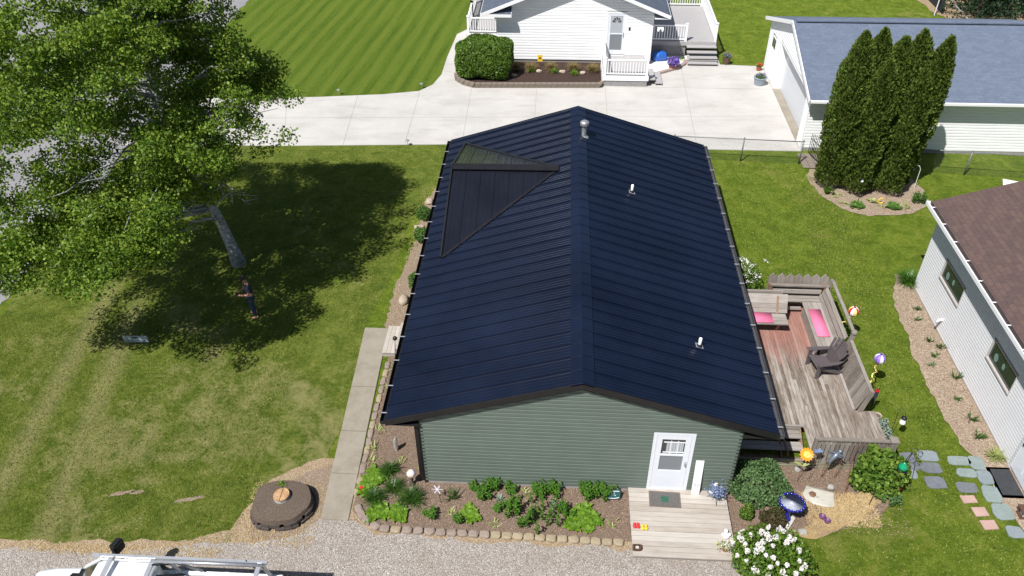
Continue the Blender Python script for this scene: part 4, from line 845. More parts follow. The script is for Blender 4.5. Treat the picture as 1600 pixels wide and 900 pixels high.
for (y0, y1) in ((6.05, 7.55), (2.45, 3.92)):
    mb = MB(); z0, z1 = 1.42, 2.1
    mb.box(RX-.07, y0, z0, RX+.02, y1, z0+.05); mb.box(RX-.05, y0, z1-.03, RX+.02, y1, z1); mb.box(RX-.05, y0, z0+.05, RX+.02, y0+.03, z1-.03); mb.box(RX-.05, y1-.03, z0+.05, RX+.02, y1, z1-.03)
    wn = mb.build('window', 'tan_trim', rh)
    MB().box(RX-.005, y0+.03, z0+.05, RX+.005, y1-.03, z1-.03).build('pane', 'glass', wn)
    mb = MB()
    for k in range(2): c = (RX-.008, y1-.35-.42*k, z0+.3+.06*(k % 2)); mb.add([(c[0], c[1]+(.10-.03*k)*math.cos(a), c[2]+(.13-.03*k)*math.sin(a)) for a in np.linspace(0, 2*PI, 14)[:-1]], [tuple(range(12, -1, -1))])
    mb.build('window_disc', 'green_disc', wn)  # flat greenish discs set just in front of the pane
mb = MB(); ex, ezr = 14.78, 3.28; sr = .33
p = [(ex, 8.95, ezr), (ex, -8, ezr), (20.2, -8, ezr+(20.2-ex)*sr), (20.2, 8.95, ezr+(20.2-ex)*sr)]; q = [(a, b, c-.08) for a, b, c in p]; mb.add(p+q, [(0, 1, 2, 3), (4, 7, 6, 5), (0, 4, 5, 1), (1, 5, 6, 2), (2, 6, 7, 3), (3, 7, 4, 0)])
p = [(20.2, 8.95, ezr+(20.2-ex)*sr), (20.2, -8, ezr+(20.2-ex)*sr), (25.6, -8, ezr), (25.6, 8.95, ezr)]; mb.quad(*p)
mb.build('roof', 'shingle_brown', rh)
mb = MB(); mb.box(ex+.02, -8, ezr-.12, RX-.02, 8.85, ezr-.1); mb.add([(RX, 8.83, 3.1), (25, 8.83, 3.1), (20.2, 8.83, 4.95)], [(0, 1, 2), (2, 1, 0)]); mb.build('soffit', 'grey_trim', rh)
mb = MB(); mb.box(ex-.13, -8, ezr-.12, ex-.0, 9.0, ezr-.11); mb.box(ex-.14, -8, ezr-.12, ex-.12, 9.0, ezr+.0); mb.box(ex-.12, 8.99, ezr-.12, ex, 9.0, ezr-.01); g = mb.build('gutter', 'white', rh)
MB().box(ex-.012, -8, ezr-.11, ex-.002, 8.95, ezr+.012).build('drip_edge', 'brown_roof_edge', rh)
y = 8.6
while y > -3: MB().box(ex-.13, y, ezr-.012, ex+.06, y+.03, ezr+.004).build('bracket', 'white', g); y -= .92
MB().tube([(RX-.02, 6.5, .55), (RX-.14, 6.5, .55), (RX-.2, 6.52, .42)], .045, 10).build('vent_hose', 'white', rh, smooth=True)
o = MB().box(14.6, .3, .025, 15.1, 1.12, .045).build('doormat', 'dark_mat', loc=(14.85, .7, .02)); tag(o, 'dark doormat at the door of the brown roofed house', 'doormat')
o = MB().box(14.52, .22, .0, 15.12, 1.2, .02).build('doorstep', 'walk'); tag(o, kind='structure')
t_ = thing('lantern', 'small brown metal lantern ornament beside the flagstones at the right edge', 'lantern', (14.85, -.3, 0)); mb = MB(); mb.box(14.72, -.42, .02, 14.98, -.18, .05); mb.box(14.7, -.44, .24, 15.0, -.16, .28)
for x, y in ((14.74, -.4), (14.96, -.4), (14.74, -.2), (14.96, -.2)): mb.tube([(x, y, .05), (x, y, .24)], .01, 5)
mb.build('frame', 'brown', t_); MB().box(14.78, -.36, .06, 14.92, -.24, .2).build('pane', 'plaster', t_)
# ------------------------------------------------------------ FENCE
fe = thing('chain_link_fence', 'galvanised chain link fence along the far edge of the lawn', 'fence', (14, 16.9, 0))
def fence_run(a, b, posts, h=1.02):
    a = Vector(a); b = Vector(b); L = (b-a).length; d = (b-a)/L
    MB().tube([(a.x, a.y, h), (b.x, b.y, h)], .021, 8)  .build('top_rail', 'galvdull', fe, smooth=True)
    mb = MB(); sp = .11; s = -h
    while s < L:
        for sg in (1, -1):
            s0, s1 = max(0, s), min(L, s+h)
            if s1-s0 > .05:
                za = .02+(s0-s) if sg > 0 else h-(s0-s); zb = .02+(s1-s) if sg > 0 else h-(s1-s)
                p, q = a+d*s0, a+d*s1; mb.beam((p.x, p.y+sg*.003, za*.97), (q.x, q.y+sg*.003, zb*.97), .004, .004)
        s += sp
    mb.build('wire_mesh', plain('green_wire', (.07, .10, .085), .6, .2), fe)
    for s in posts: p = a+d*s; mb = MB(); mb.tube([(p.x, p.y, 0), (p.x, p.y, h+.03)], .03, 8); mb.ball((p.x, p.y, h+.05), .035, 6); mb.build('post', 'galvdull', fe, smooth=True)
fence_run((7.9, 17.2), (13.15, 16.92), [.05, 2.85, 5.2]); fence_run((14.05, 16.85), (26, 15.7), [.05, 2.6, 5.5, 8.4, 11.2])
gt = thing('metal_gate', 'dark iron garden gate standing open beside the cedars', 'gate', (13.9, 17.3, 0))
mb = MB(); a = Vector((13.85, 16.95)); b = Vector((13.65, 17.75))
for k in range(8): p = a+(b-a)*k/7; mb.tube([(p.x, p.y, .08), (p.x, p.y, .95+.12*math.sin(PI*k/7))], .012, 5)
mb.build('bar', 'black_metal', gt); mb = MB(); mb.tube([(a.x, a.y, .12), (b.x, b.y, .12)], .015, 6); mb.tube([(a.x, a.y, .75), (b.x, b.y, .75)], .015, 6); mb.build('rail', 'black_metal', gt)
mb = MB()
for k in range(6):
    for j in range(3): mb.box(13.2+j*.27, 16.55+k*.2-.0, .02, 13.2+j*.27+.255, 16.55+k*.2+.19, .05)
tag(mb.build('paver_path', 'block', bevel=.005), kind='structure')
# ------------------------------------------------------------ TREES
def clumps_tree(cl, n, size, m, parent, rg, name='crown', aspect=.75):
    """cl: list of (cx,cy,cz,r,rz) clump ellipsoids; leaves fill each shell-weighted"""
    wts = np.array([c[3]**2 for c in cl]); wts = wts/wts.sum(); idx = rg.choice(len(cl), n, p=wts); A = np.array(cl)[idx]
    d = unit(rg.normal(size=(n, 3))); r = rg.uniform(.0, 1, (n, 1))**.45
    P = A[:, :3]+d*r*A[:, 3:4]*np.stack([np.ones(n), np.ones(n), A[:, 4]/A[:, 3]], 1)
    P += rg.normal(size=(n, 3))*.05
    return quads(name, leaves(P, size, rg, np.array([[0, 0, 1.]]), .5, aspect), m, parent)
tr = thing('poplar_tree', 'tall pale barked tree with a loose leafy crown on the front lawn', 'tree', (-7.84, 9.08, 0))
r2 = random.Random(21); rg = np.random.default_rng(21)
trunk = [(-7.84, 9.08, -.05), (-7.9, 9.06, .6), (-8.03, 9.0, 1.6), (-8.25, 8.95, 2.7), (-8.7, 8.9, 4.0), (-8.8, 8.85, 5.5), (-8.95, 8.9, 7.2), (-9.05, 9.0, 9), (-9.1, 9.1, 10.6)]
MB().tube(trunk, [.28, .19, .165, .155, .16, .13, .10, .06, .02], 14).build('trunk', 'bark', tr, smooth=True)
def crown_r(z):   # horizontal reach of the crown at height z
    return np.interp(z, [2.4, 3.5, 5, 6.3, 8, 9.5, 11.5], [1.6, 2.8, 3.3, 3.4, 2.7, 2.0, .9])
cl = []; limbs = MB(); made = 0
def tpoint(z):
    for a, b in zip(trunk, trunk[1:]):
        if a[2] <= z <= b[2]: k = (z-a[2])/(b[2]-a[2]); return Vector(a).lerp(Vector(b), k)
    return Vector(trunk[-1])
for k in range(64):
    z = 2.9+8.3*((k+.5)/64)**.95; az = k*2.39996+r2.uniform(-.25, .25); R = float(crown_r(z))*r2.uniform(.72, 1.05)
    lx = 1.0+.28*max(0, -math.cos(az)-.2); R *= lx
    if math.cos(az) > .3 and z < 4.8: R *= .75
    zb = max(1.9, z-R*r2.uniform(.25, .55)); p0 = tpoint(zb); tip = Vector((p0.x+R*math.cos(az), p0.y+R*math.sin(az)*1.12, z+r2.uniform(-.3, .3)))
    mid = p0.lerp(tip, .5)+Vector((r2.uniform(-.2, .2), r2.uniform(-.2, .2), r2.uniform(.1, .4)))
    limbs.tube([p0, p0.lerp(mid, .5)+Vector((r2.gauss(0, .1), r2.gauss(0, .1), r2.gauss(0, .1))), mid, mid.lerp(tip, .45)+Vector((r2.gauss(0, .12), r2.gauss(0, .12), r2.gauss(0, .12))), mid.lerp(tip, .85)+Vector((r2.gauss(0, .15), r2.gauss(0, .15), 0))], [.03+.012*R, .028+.007*R, .024+.003*R, .014, .005], 6)
    n = max(2, int(R*1.6))
    for j in range(n):
        t = .42+.62*(j+.5)/n; q = p0.lerp(mid, t*2) if t < .5 else mid.lerp(tip, (t-.5)*2)
        q = q+Vector((r2.gauss(0, .28), r2.gauss(0, .28), r2.gauss(0, .22))); rr = r2.uniform(.3, .62); cl.append((q.x, q.y, q.z, rr, rr*.62))
        limbs.tube([p0.lerp(tip, t*.85), q], [.014, .006], 4)
# drooping lower branches to the left and front
for (x, y, z) in [(-12.2, 2.9, 3.0), (-11.6, 3.6, 3.3), (-11.9, 4.6, 3.6), (-11.0, 4.6, 3.9), (-10.3, 3.9, 3.3), (-9.6, 4.8, 3.5), (-12.9, 4.9, 3.9), (-13.2, 6.2, 4.3), (-11.2, 6, 4.3), (-9.8, 5.8, 4.1), (-8.7, 5.6, 4.0), (-7.6, 5.7, 4.2), (-6.6, 6.3, 4.5), (-6.2, 7.4, 4.6), (-5.7, 8.2, 5.2), (-5.0, 7.6, 5.8), (-5.2, 9.4, 6.0), (-8.2, 4.6, 4.9), (-7.2, 4.9, 5.3), (-9.4, 4.3, 4.6), (-8.0, 3.0, 5.2), (-9.0, 2.6, 5.3), (-10.2, 2.4, 4.8), (-7.2, 3.6, 5.4), (-8.8, 3.4, 6.2), (-10.6, 3.2, 5.6)]:
    p0 = tpoint(max(2.3, z-.9)); tip = Vector((x, y, z)); mid = p0.lerp(tip, .5)+Vector((0, 0, .35)); 
    w1 = p0.lerp(mid, .5)+Vector((r2.gauss(0, .12), r2.gauss(0, .12), r2.gauss(.05, .1))); w2 = mid.lerp(tip, .45)+Vector((r2.gauss(0, .14), r2.gauss(0, .14), r2.gauss(0, .12))); w3 = mid.lerp(tip, .75)+Vector((r2.gauss(0, .14), r2.gauss(0, .14), r2.gauss(-.05, .1)))
    limbs.tube([p0, w1, mid, w2, w3], [.05, .038, .026, .014, .005], 6)
    for j in range(3):
        q = mid.lerp(tip, .45+.3*j)+Vector((r2.gauss(0, .2), r2.gauss(0, .2), r2.gauss(0, .15))); rr = r2.uniform(.35, .6); cl.append((q.x, q.y, q.z, rr, rr*.6))
limbs.build('limb', 'bark', tr, smooth=True)
clN = len(cl)
rg2 = np.random.default_rng(5); pts = []
while len(pts) < 62000:
    zz = rg2.uniform(2.6, 11.8, 20000); az = rg2.uniform(0, 2*PI, 20000); q = rg2.uniform(0, 1, 20000)**.42
    for z, a_, qq in zip(zz, az, q):
        lx = 1.0+.28*max(0, -math.cos(a_)-.2); R = float(np.interp(z, [2.4, 3.5, 5, 6.3, 8, 9.5, 11.5], [1.2, 2.4, 3.4, 3.55, 3.2, 2.5, 1.1]))*(1+.62*max(0, -math.cos(a_)-.1)*min(1, max(0, (z-3)/3)))*qq*(1.0 if a_ < 1.6 or a_ > 5 else 1.06)
        c_ = -8.0-.13*z
        v = Vector((c_+R*math.cos(a_), 8.95+R*(1.12 if math.sin(a_) > 0 else 1.5)*math.sin(a_), z)); f_ = 1.15*noise.noise(v*.55)+.9*noise.noise(v*1.35+Vector((9, 0, 0)))+.4*noise.noise(v*3.9)
        if f_ > .24+ (.35 if z < 4 and math.cos(a_) > 0 else 0)+rg2.uniform(-.12, .12): pts.append(tuple(v))
        if len(pts) > 62000: break
pts = np.array(pts); cen = pts[rg2.choice(len(pts), 760, replace=False)]
dr = []
for k in range(95):
    u_ = rg2.uniform(0, 1); x_ = -12.6+5.6*u_; y_ = rg2.uniform(2.3, 5.6)+.5*(1-u_); dr.append((x_, y_, 3.7+.22*(y_-2.3)+1.0*u_+rg2.normal()*.22))
dr = [d_ for d_ in dr if noise.noise(Vector(d_)*.8) > -.12]; ul = []
while len(ul) < 170:
    v = Vector((rg2.uniform(-17.5, -10.5), rg2.uniform(4.5, 14), rg2.uniform(4.6, 9.2)))
    if noise.noise(v*.5+Vector((3, 3, 0)))+.6*noise.noise(v*1.3) > -.12: ul.append(tuple(v))
cen = np.concatenate([cen, np.array(ul), np.array(dr), np.array(dr)+rg2.normal(size=(len(dr), 3))*.3])
cen = np.concatenate([cen, np.array([c[:3] for c in cl])[rg2.choice(clN, 190, replace=False)]])
cen = cen[(cen[:, 1]+.52*cen[:, 2] < 15.9) & ((cen[:, 2] > 4.2) | (cen[:, 0] < -7.2))]
rad = rg2.uniform(.24, .58, (len(cen), 1)); n_ = 235000; idx = rg2.choice(len(cen), n_, p=(rad[:, 0]**1.7)/(rad[:, 0]**1.7).sum())
dd = unit(rg2.normal(size=(n_, 3))); P_ = cen[idx]+dd*rg2.uniform(0, 1, (n_, 1))**.38*rad[idx]*np.array([[1.05, 1.05, .62]])
pts = pts[pts[:, 1]+.52*pts[:, 2] < 16.1]; P_ = np.concatenate([P_, pts[rg2.choice(len(pts), 20000)]])
sz = rg2.uniform(.066, .098, (len(P_), 1))
quads('crown', leaves(P_, sz, rg, np.array([[0, 0, 1.]]), .45, .85), 'leaf_tree', tr)

# arborvitae row
def cedar(x, y, H, R, lb, seed, lean=(0, 0)):
    rg = np.random.default_rng(seed); t_ = thing('cedar_tree', lb, 'tree', (x, y, 0), 'columnar cedars in the mulched bed')
    MB().tube([(x, y, 0), (x+lean[0]*.5, y+lean[1]*.5, H*.5), (x+lean[0], y+lean[1], H*.93)], [.1, .07, .02], 8).build('trunk', 'darkbark', t_)
    R *= .98; n = int(30000*H/6*R/.8); z = rg.uniform(.02, 1, n)**.85; a = rg.uniform(0, 2*PI, n)
    prof = R*np.interp(z, [0, .08, .35, .6, .8, .93, 1], [.72, .86, .95, .93, .76, .45, .04])
    ph = seed*1.7; bump = 1+.13*np.sin(a*3+z*7+ph)+.10*np.sin(a*4-z*17+ph*2)+.09*np.sin(a*6+z*31+ph*3)+.06*np.sin(a*11-z*60+ph)
    rr = prof*bump*(1-rg.uniform(0, 1, n)**2.2*.35)
    P = np.stack([x+lean[0]*z+rr*np.cos(a), y+lean[1]*z+rr*np.sin(a), z*H*1.0+rg.normal(size=n)*.03+.03], 1)
    radial = np.stack([np.cos(a), np.sin(a), np.full(n, .25)], 1)
    # vertical sprays: long axis up and outward
    up = unit(radial*.55+np.array([[0, 0, 1.]])+rg.normal(size=(n, 3))*.35); sd = unit(np.cross(up, radial+rg.normal(size=(n, 3))*.8)); L = .115*rg.uniform(.6, 1.3, (n, 1))
    V = np.stack([P, P+sd*L*.3+up*L*.5, P+up*L, P-sd*L*.3+up*L*.5], 1); quads('crown', V, 'leaf_cedar', t_)
cedar(13.83, 15.2, 6.1, .62, 'leftmost tall columnar cedar in the mulched bed', 1, (.0, .1))
cedar(14.43, 15.4, 6.15, .55, 'second cedar from the left, as tall as the leftmost', 2, (.1, .1))
cedar(14.73, 14.85, 5.2, .62, 'shorter cedar in front at the middle of the row', 3, (.05, .1))
cedar(15.23, 15.3, 5.85, .66, 'middle tall cedar rising behind the short front one', 4, (.1, .2))
cedar(15.78, 15.35, 6.1, .6, 'cedar with the pointed top second from the right', 5, (.15, .2))
cedar(15.98, 14.8, 4.9, .55, 'shorter cedar at the front right of the clump', 6, (.1, .15))
cedar(16.43, 15.3, 5.9, .52, 'rightmost slender cedar leaning right', 7, (.45, .2))
# hedge bush by the white house
def bush(name, lb, cat, c, s, n, size, m, seed=5, group=None, pw=.6, kind=None, ups=1.0, inner=.3):
    rg = np.random.default_rng(seed); t_ = thing(name, lb, cat, (c[0], c[1], 0), group)
    d = unit(rg.normal(size=(n, 3))); pn = 2/pw; d = d/((np.abs(d)**pn).sum(1, keepdims=True)**(1/pn)); d[:, 2] = d[:, 2]*.5+.5; lf = (.4 if pw < .7 else 1.0); lump = 1+lf*(.10*np.sin(d[:, :1]*5+seed+d[:, 2:3]*4)+.09*np.sin(d[:, 1:2]*6+seed*2+d[:, :1]*3)+.07*np.sin(d[:, 2:3]*13+d[:, :1]*9))
    k = (1-rg.uniform(0, 1, (n, 1))**2*inner); off = d-np.array([[0, 0, .5]]); P = np.array([[c[0], c[1], c[2]+s[2]*.5]])+off*k*lump*np.array([[s[0]/2, s[1]/2, s[2]]])
    quads('foliage', leaves(P, size, rg, unit(off), .7), m, t_)
    mb = MB()
    for q in range(5): a = q*1.3; mb.tube([(c[0], c[1], c[2]), (c[0]+math.cos(a)*s[0]*.2, c[1]+math.sin(a)*s[1]*.2, c[2]+s[2]*.6)], [.03, .01], 5)
    mb.build('stem', 'darkbark', t_); return t_
bush('hedge_bush', 'large clipped round-cornered green bush beside the white house', 'bush', (-.5, 24.98, .12), (2.75, 1.9, 1.8), 30000, .09, 'leaf_hedge', 5, inner=.25, pw=.5)
bush('boxwood', 'small round boxwood farthest along the left wall of the green house', 'bush', (-1.75, 12.2, 0), (.55, .55, .5), 2600, .05, 'leaf_box', 6, 'boxwoods left of the green house', pw=.9)
bush('boxwood', 'round boxwood between the two pale rocks beside the roof edge', 'bush', (-1.65, 10.8, 0), (.55, .55, .5), 2600, .05, 'leaf_box', 7, 'boxwoods left of the green house', pw=.9)
bush('boxwood', 'boxwood half hidden under the roof edge near the tan boulder', 'bush', (-1.4, 8.05, 0), (.6, .8, .5), 2600, .05, 'leaf_box', 8, 'boxwoods left of the green house', pw=.9)
bush('shrub', 'wide grey green leafy shrub between porch and birdbath', 'bush', (8.42, .12, 0), (1.45, 1.35, .75), 9000, .065, 'leaf_bush', 9, pw=.85)
bush('shrub', 'small rusty green shrub behind the white lilac', 'bush', (8.65, -.85, 0), (.65, .5, .45), 2600, .05, 'leaf_rust', 10, pw=.9)
bush('shrub', 'thin olive shrub next to the porch edge', 'bush', (8.02, -.72, 0), (.3, .3, .5), 900, .05, 'leaf_dark', 11, pw=.9)
lt = bush('garden_tree', 'small glossy leaved tree at the deck corner', 'tree', (11.45, .38, 0), (1.3, 1.05, 1.25), 4200, .12, 'leaf_dark', 12, pw=.98, inner=.85)
ll = bush('lilac_bush', 'lilac bush with white blossom at the bottom edge', 'bush', (8.25, -2.1, 0), (1.8, 1.4, 1.05), 6500, .08, 'leaf_hedge', 13, pw=.98, inner=.8)
rg = np.random.default_rng(33); Q = []
for k in range(44):
    a = rg.uniform(0, 2*PI); r = rg.uniform(0, 1)**.5; x, y = 8.25+math.cos(a)*r*.92, -2.1+math.sin(a)*r*.72; z = 1.08*math.sqrt(max(.05, 1-r*r*.8))
    m_ = 85; c = np.array([[x, y, z+.05]]); q_ = unit(rg.normal(size=(m_, 3)))*rg.uniform(.6, 1, (m_, 1)); Q.append(c+q_*np.array([[.06, .055, .085]])*rg.uniform(.7, 1.25))
quads('blossom', leaves(np.concatenate(Q), .036, rg, None, 0, .9), 'flower_white', ll)
wb = bush('white_rose_bush', 'bush with white blossom behind the deck bench', 'bush', (9.3, 8.3, 0), (1.2, 1.4, 1.0), 5200, .06, 'leaf_hedge', 14, pw=.85, inner=.5)
Q = [np.array([[9.3+rg.normal()*.33, 8.3+rg.normal()*.4, .95+rg.normal()*.05]])+rg.normal(size=(14, 3))*.035 for k in range(34)]
quads('blossom', leaves(np.concatenate(Q), .05, rg), 'flower_white', wb)
# spruces at the far right and fabric fence
def spruce(x, y, H, R, lb, seed):
    rg = np.random.default_rng(seed); t_ = thing('spruce_tree', lb, 'tree', (x, y, 0), 'dark spruces behind the garage')
    MB().tube([(x, y, 0), (x, y, H)], [.22, .02], 8).build('trunk', 'darkbark', t_); n = 9000; lay = rg.integers(0, 16, n); z = .4+lay/16*(H-.6); a0 = rg.integers(0, 9, n)*.7+lay*.9
    rr = R*(1-z/H)*rg.uniform(.15, 1.05, n); P = np.stack([x+rr*np.cos(a0)+rg.normal(size=n)*.13, y+rr*np.sin(a0)+rg.normal(size=n)*.13, z-rr*.18+rg.normal(size=n)*.08], 1); quads('crown', leaves(P, .2, rg, None, 0, .35), 'leaf_spruce', t_)
spruce(26.8, 34.2, 7, 2.2, 'dark spruce at the top right corner left one', 1); spruce(29.6, 33.9, 8, 2.4, 'dark spruce in the very top right corner', 2); spruce(28.2, 36.5, 8, 2.4, 'dark spruce rearmost at the top right', 3)
sheet('dirt_strip', [(24.2, 37.5), (24.6, 34.5), (25.6, 33), (32, 32), (34, 38), (27, 40)], .012, 'dirt', .1, .3, seed=21)
ff = thing('fabric_fence', 'black fabric fence with pale metal posts at the top right', 'fence', (25, 36, 0))
MB().box(24.95, 34.6, .05, 24.98, 40, 1.0).build('fabric', 'black_fabric', ff); mb = MB(); mb.tube([(24.45, 34.3, 0), (24.75, 34.9, 1.2)], .035, 8); mb.build('post', 'galv', ff); mb = MB(); mb.tube([(24.75, 34.9, 1.2), (26.0, 33.4, .1)], .03, 8); mb.build('brace', 'galv', ff)

# scattered chips of mulch and dead leaves
k = 7000; P = np.concatenate([np.stack([rg.uniform(-1.65, 5.1, 3500), rg.uniform(-1.35, -.05, 3500), np.full(3500, .03)], 1), np.stack([rg.uniform(7.7, 12, 2000), rg.uniform(-1.1, .9, 2000), np.full(2000, .03)], 1), np.stack([rg.uniform(14.2, 15.1, 1500), rg.uniform(1.5, 8.8, 1500), np.full(1500, .03)], 1)])
P[:, 2] += rg.uniform(0, .015, len(P)); tag(quads('mulch_chips', leaves(P, .035, rg, np.array([[0, 0, 1.]]), 2.0, .6), leaf('chip', [(.12, .07, .045), (.25, .17, .12), (.42, .33, .25)], .8, .05)), kind='stuff')
# ------------------------------------------------------------ small plants
def plant(lb, x, y, style, s=1.0, m=None, seed=None, group=None, z=.02):
    r = random.Random(seed if seed else int(x*100+y*17)); mb = MB(); nm = 'plant'
    if style == 'hosta':
        nm = 'hosta'; cs = [(x, y)]; ss = s
        if s > 1.1:
            ss = .85; cs = [(x+.13*s*math.cos(k*2.4)*(k/ (5*s))**.5*1.1, y+.13*s*math.sin(k*2.4)*(k/(5*s))**.5*1.1) for k in range(int(5*s))]
        for cx, cy in cs:
            n = 34; s2 = ss*r.uniform(.75, 1.1)
            for k in range(n):
                q = k/n; blade(mb, (cx+r.gauss(0, .03), cy+r.gauss(0, .03), z+(.0 if len(cs) < 2 else .03)), k*2.4+r.uniform(-.3, .3), s2*(.10+.14*q)*r.uniform(.75, 1.2), .082*r.uniform(.8, 1.25), 1.4-.8*q, 1.1, 4)
    elif style == 'grass':
        n = int(230*s); nm = 'ornamental_grass'
        for k in range(n): blade(mb, (x+r.gauss(0, .05*s), y+r.gauss(0, .05*s), z), r.uniform(0, 2*PI), s*r.uniform(.28, .48), .014, r.uniform(.7, 1.5), r.uniform(.8, 2.0), 4)
    elif style == 'lily':
        n = int(4+7*s); nm = 'lily_plant'
        for k in range(n):
            bx, by = x+r.gauss(0, .085*s), y+r.gauss(0, .075*s); hh = r.uniform(.22, .34)*s**.5; mb.tube([(bx, by, z), (bx, by, z+hh)], .006, 4)
            for j in range(12): blade(mb, (bx, by, z+hh*(j+2)/14), j*2.4+r.uniform(-.4, .4), .105*r.uniform(.7, 1.3), .045, 1.1-.07*j, 1.2, 3)
    elif style == 'agave':
        nm = 'succulent'
        for k in range(16): blade(mb, (x, y, z), k*2.4, .17*s*r.uniform(.8, 1.1), .035, 1.3-.06*k, .3, 3)
    elif style == 'iris':
        nm = 'iris_plant'
        for k in range(26): blade(mb, (x+r.gauss(0, .05), y+r.gauss(0, .03), z), r.uniform(0, 2*PI), .28*s*r.uniform(.7, 1.2), .026, r.uniform(.7, 1.3), .6, 3)
    elif style == 'weed':
        for k in range(14): blade(mb, (x+r.gauss(0, .05*s), y+r.gauss(0, .05*s), z), r.uniform(0, 2*PI), .17*s*r.uniform(.6, 1.2), .03, r.uniform(.2, 1.1), .7, 3)
    o = mb.build(nm, m or {'hosta': 'hosta', 'grass': 'grassy', 'lily': 'lily', 'agave': 'silver', 'iris': 'grassy', 'weed': 'yellowgreen'}[style], loc=(x, y, z))
    return tag(o, lb, 'plant', group)
FB = 'front bed plants'; HS = 1.4
for a in [
    ('bright hosta at the top of the big clump by the walkway corner', -1.38, .05, 'hosta', 1.35), ('bright hosta low in the clump nearest the edging corner', -1.05, -1.0, 'hosta', 1.2), ('bright hosta between the grassy tufts of the corner clump', -.55, -1.08, 'hosta', 1.0), ('yellow green hosta at the left side of the corner clump', -1.45, -.35, 'hosta', 1.0),
    ('dark grassy tuft topmost in the corner clump', -1.0, .25, 'grass', .9), ('dark grassy tuft at the left of the corner clump', -1.22, -.65, 'grass', .95), ('dark grassy tuft in the middle of the corner clump', -.8, -.3, 'grass', .9), ('widest grassy tuft at the right of the corner clump', -.3, -.62, 'grass', 1.1),
    ('small dark green leafy plant right of the grassy corner clump', .28, -1.08, 'lily', .55), ('tiny pale plant between the small leafy plant and the round hosta', .77, -.97, 'weed', .8), ('dark spiky iris plant beside the pinwheel', .74, -.5, 'iris', 1.1), ('round bright hosta standing alone in the front bed', 1.24, -1.0, 'hosta', 1.05),
    ('upright leafy lily against the green wall, leftmost', 1.75, -.15, 'lily', .95), ('spreading lily plant in front of the leftmost wall lily', 1.45, -.42, 'lily', 1.0), ('thin lily shoot left of the wall lilies', 1.22, -.2, 'lily', .5), ('silvery succulent under the leftmost wall lily', 1.93, -.48, 'agave', 1.0),
    ('dark small lily plant left of the middle big clump', 1.88, -.82, 'lily', .5), ('tiny yellowish plant at the edging near the middle clump', 1.86, -1.2, 'weed', .8), ('tall lily pair left half against the green wall', 2.92, -.25, 'lily', 1.1), ('tall lily pair right half against the green wall', 3.25, -.25, 'lily', 1.15),
    ('big lily clump in the middle of the front bed', 2.6, -1.05, 'lily', 2.3), ('silver rosette below the tall lily pair', 3.28, -.6, 'agave', 1.1), ('pale leafy plant left of the tall lily pair', 2.58, -.25, 'weed', .9), ('lily against the wall left of the teal sign', 4.12, -.18, 'lily', 1.3), ('lily directly left of the teal sign', 4.5, -.22, 'lily', 1.2),
    ('biggest bright hosta mound near the porch', 3.98, -.98, 'hosta', 2.1), ('bright lily clump between the silver rosette and the big hosta', 3.55, -.85, 'lily', 1.0), ('small leafy lily left of the round bright hosta', .95, -1.2, 'lily', .5), ('leafy lily between the wall lilies, half behind the silver succulent', 2.2, -.2, 'lily', .6), ('tiny creeping plant between big hosta and porch', 4.68, -1.1, 'weed', .9), ('bright lily behind the middle big clump', 2.3, -.72, 'lily', .7),
    ('pale leafy plant at the top of the narrow side bed', -1.5, 1.7, 'weed', 1.0), ('variegated plant beside the walkway edging', -1.57, 1.02, 'weed', 1.2), ('variegated plant just above the corner hostas', -1.5, .55, 'weed', 1.3), ('small plant between standing stone and gazing globe', -.76, .61, 'weed', .8), ('small green plant at the black corner trim', -.22, .45, 'weed', .9),
    ('yellowish plant under the gutter end', -1.5, 2.1, 'weed', 1.1), ('green plant by the walkway below the round lamp', -1.55, 3.3, 'weed', 1.2), ('yellow plant by the walkway near the wooden step', -1.5, 4.1, 'weed', 1.2)]:
    plant(*a[:4], a[4]*(HS if a[3] in ('hosta', 'lily') else 1.05), group=FB)
for i, (x, y, s) in enumerate(((14.85, 7.6, .7), (14.7, 7.1, .6), (14.72, 6.1, .8), (14.95, 5.8, .9), (14.65, 5.4, .7), (14.95, 4.5, 1.1), (14.8, 2.85, 1.1), (14.72, 2.2, 1.2), (14.68, 3.6, .6), (14.4, 5.0, .5))):
    plant(['sparse dark daylily tuft nearest the rear plant by the grey wall', 'tiny tuft second in the pale bed', 'tuft just left of the white vent hose', 'dark tuft beside the wall under the first window', 'thin tuft in the middle of the pale bed', 'dark spreading tuft between the two windows', 'spiky tuft below the second window', 'spiky tuft nearest the door of the brown roofed house', 'small tuft in the pale bed below the second window\'s left', 'tiny weed on the lawn side of the pale bed'][i], x, y, 'iris', s*.8, group='tufts in the bed by the grey wall')
plant('large arching green plant at the rear corner of the grey wall', 14.98, 9.0, 'grass', 1.5, m='lily'); plant('golden green tuft by the door of the brown roofed house', 14.88, 1.5, 'grass', .8, m='yellowgreen')
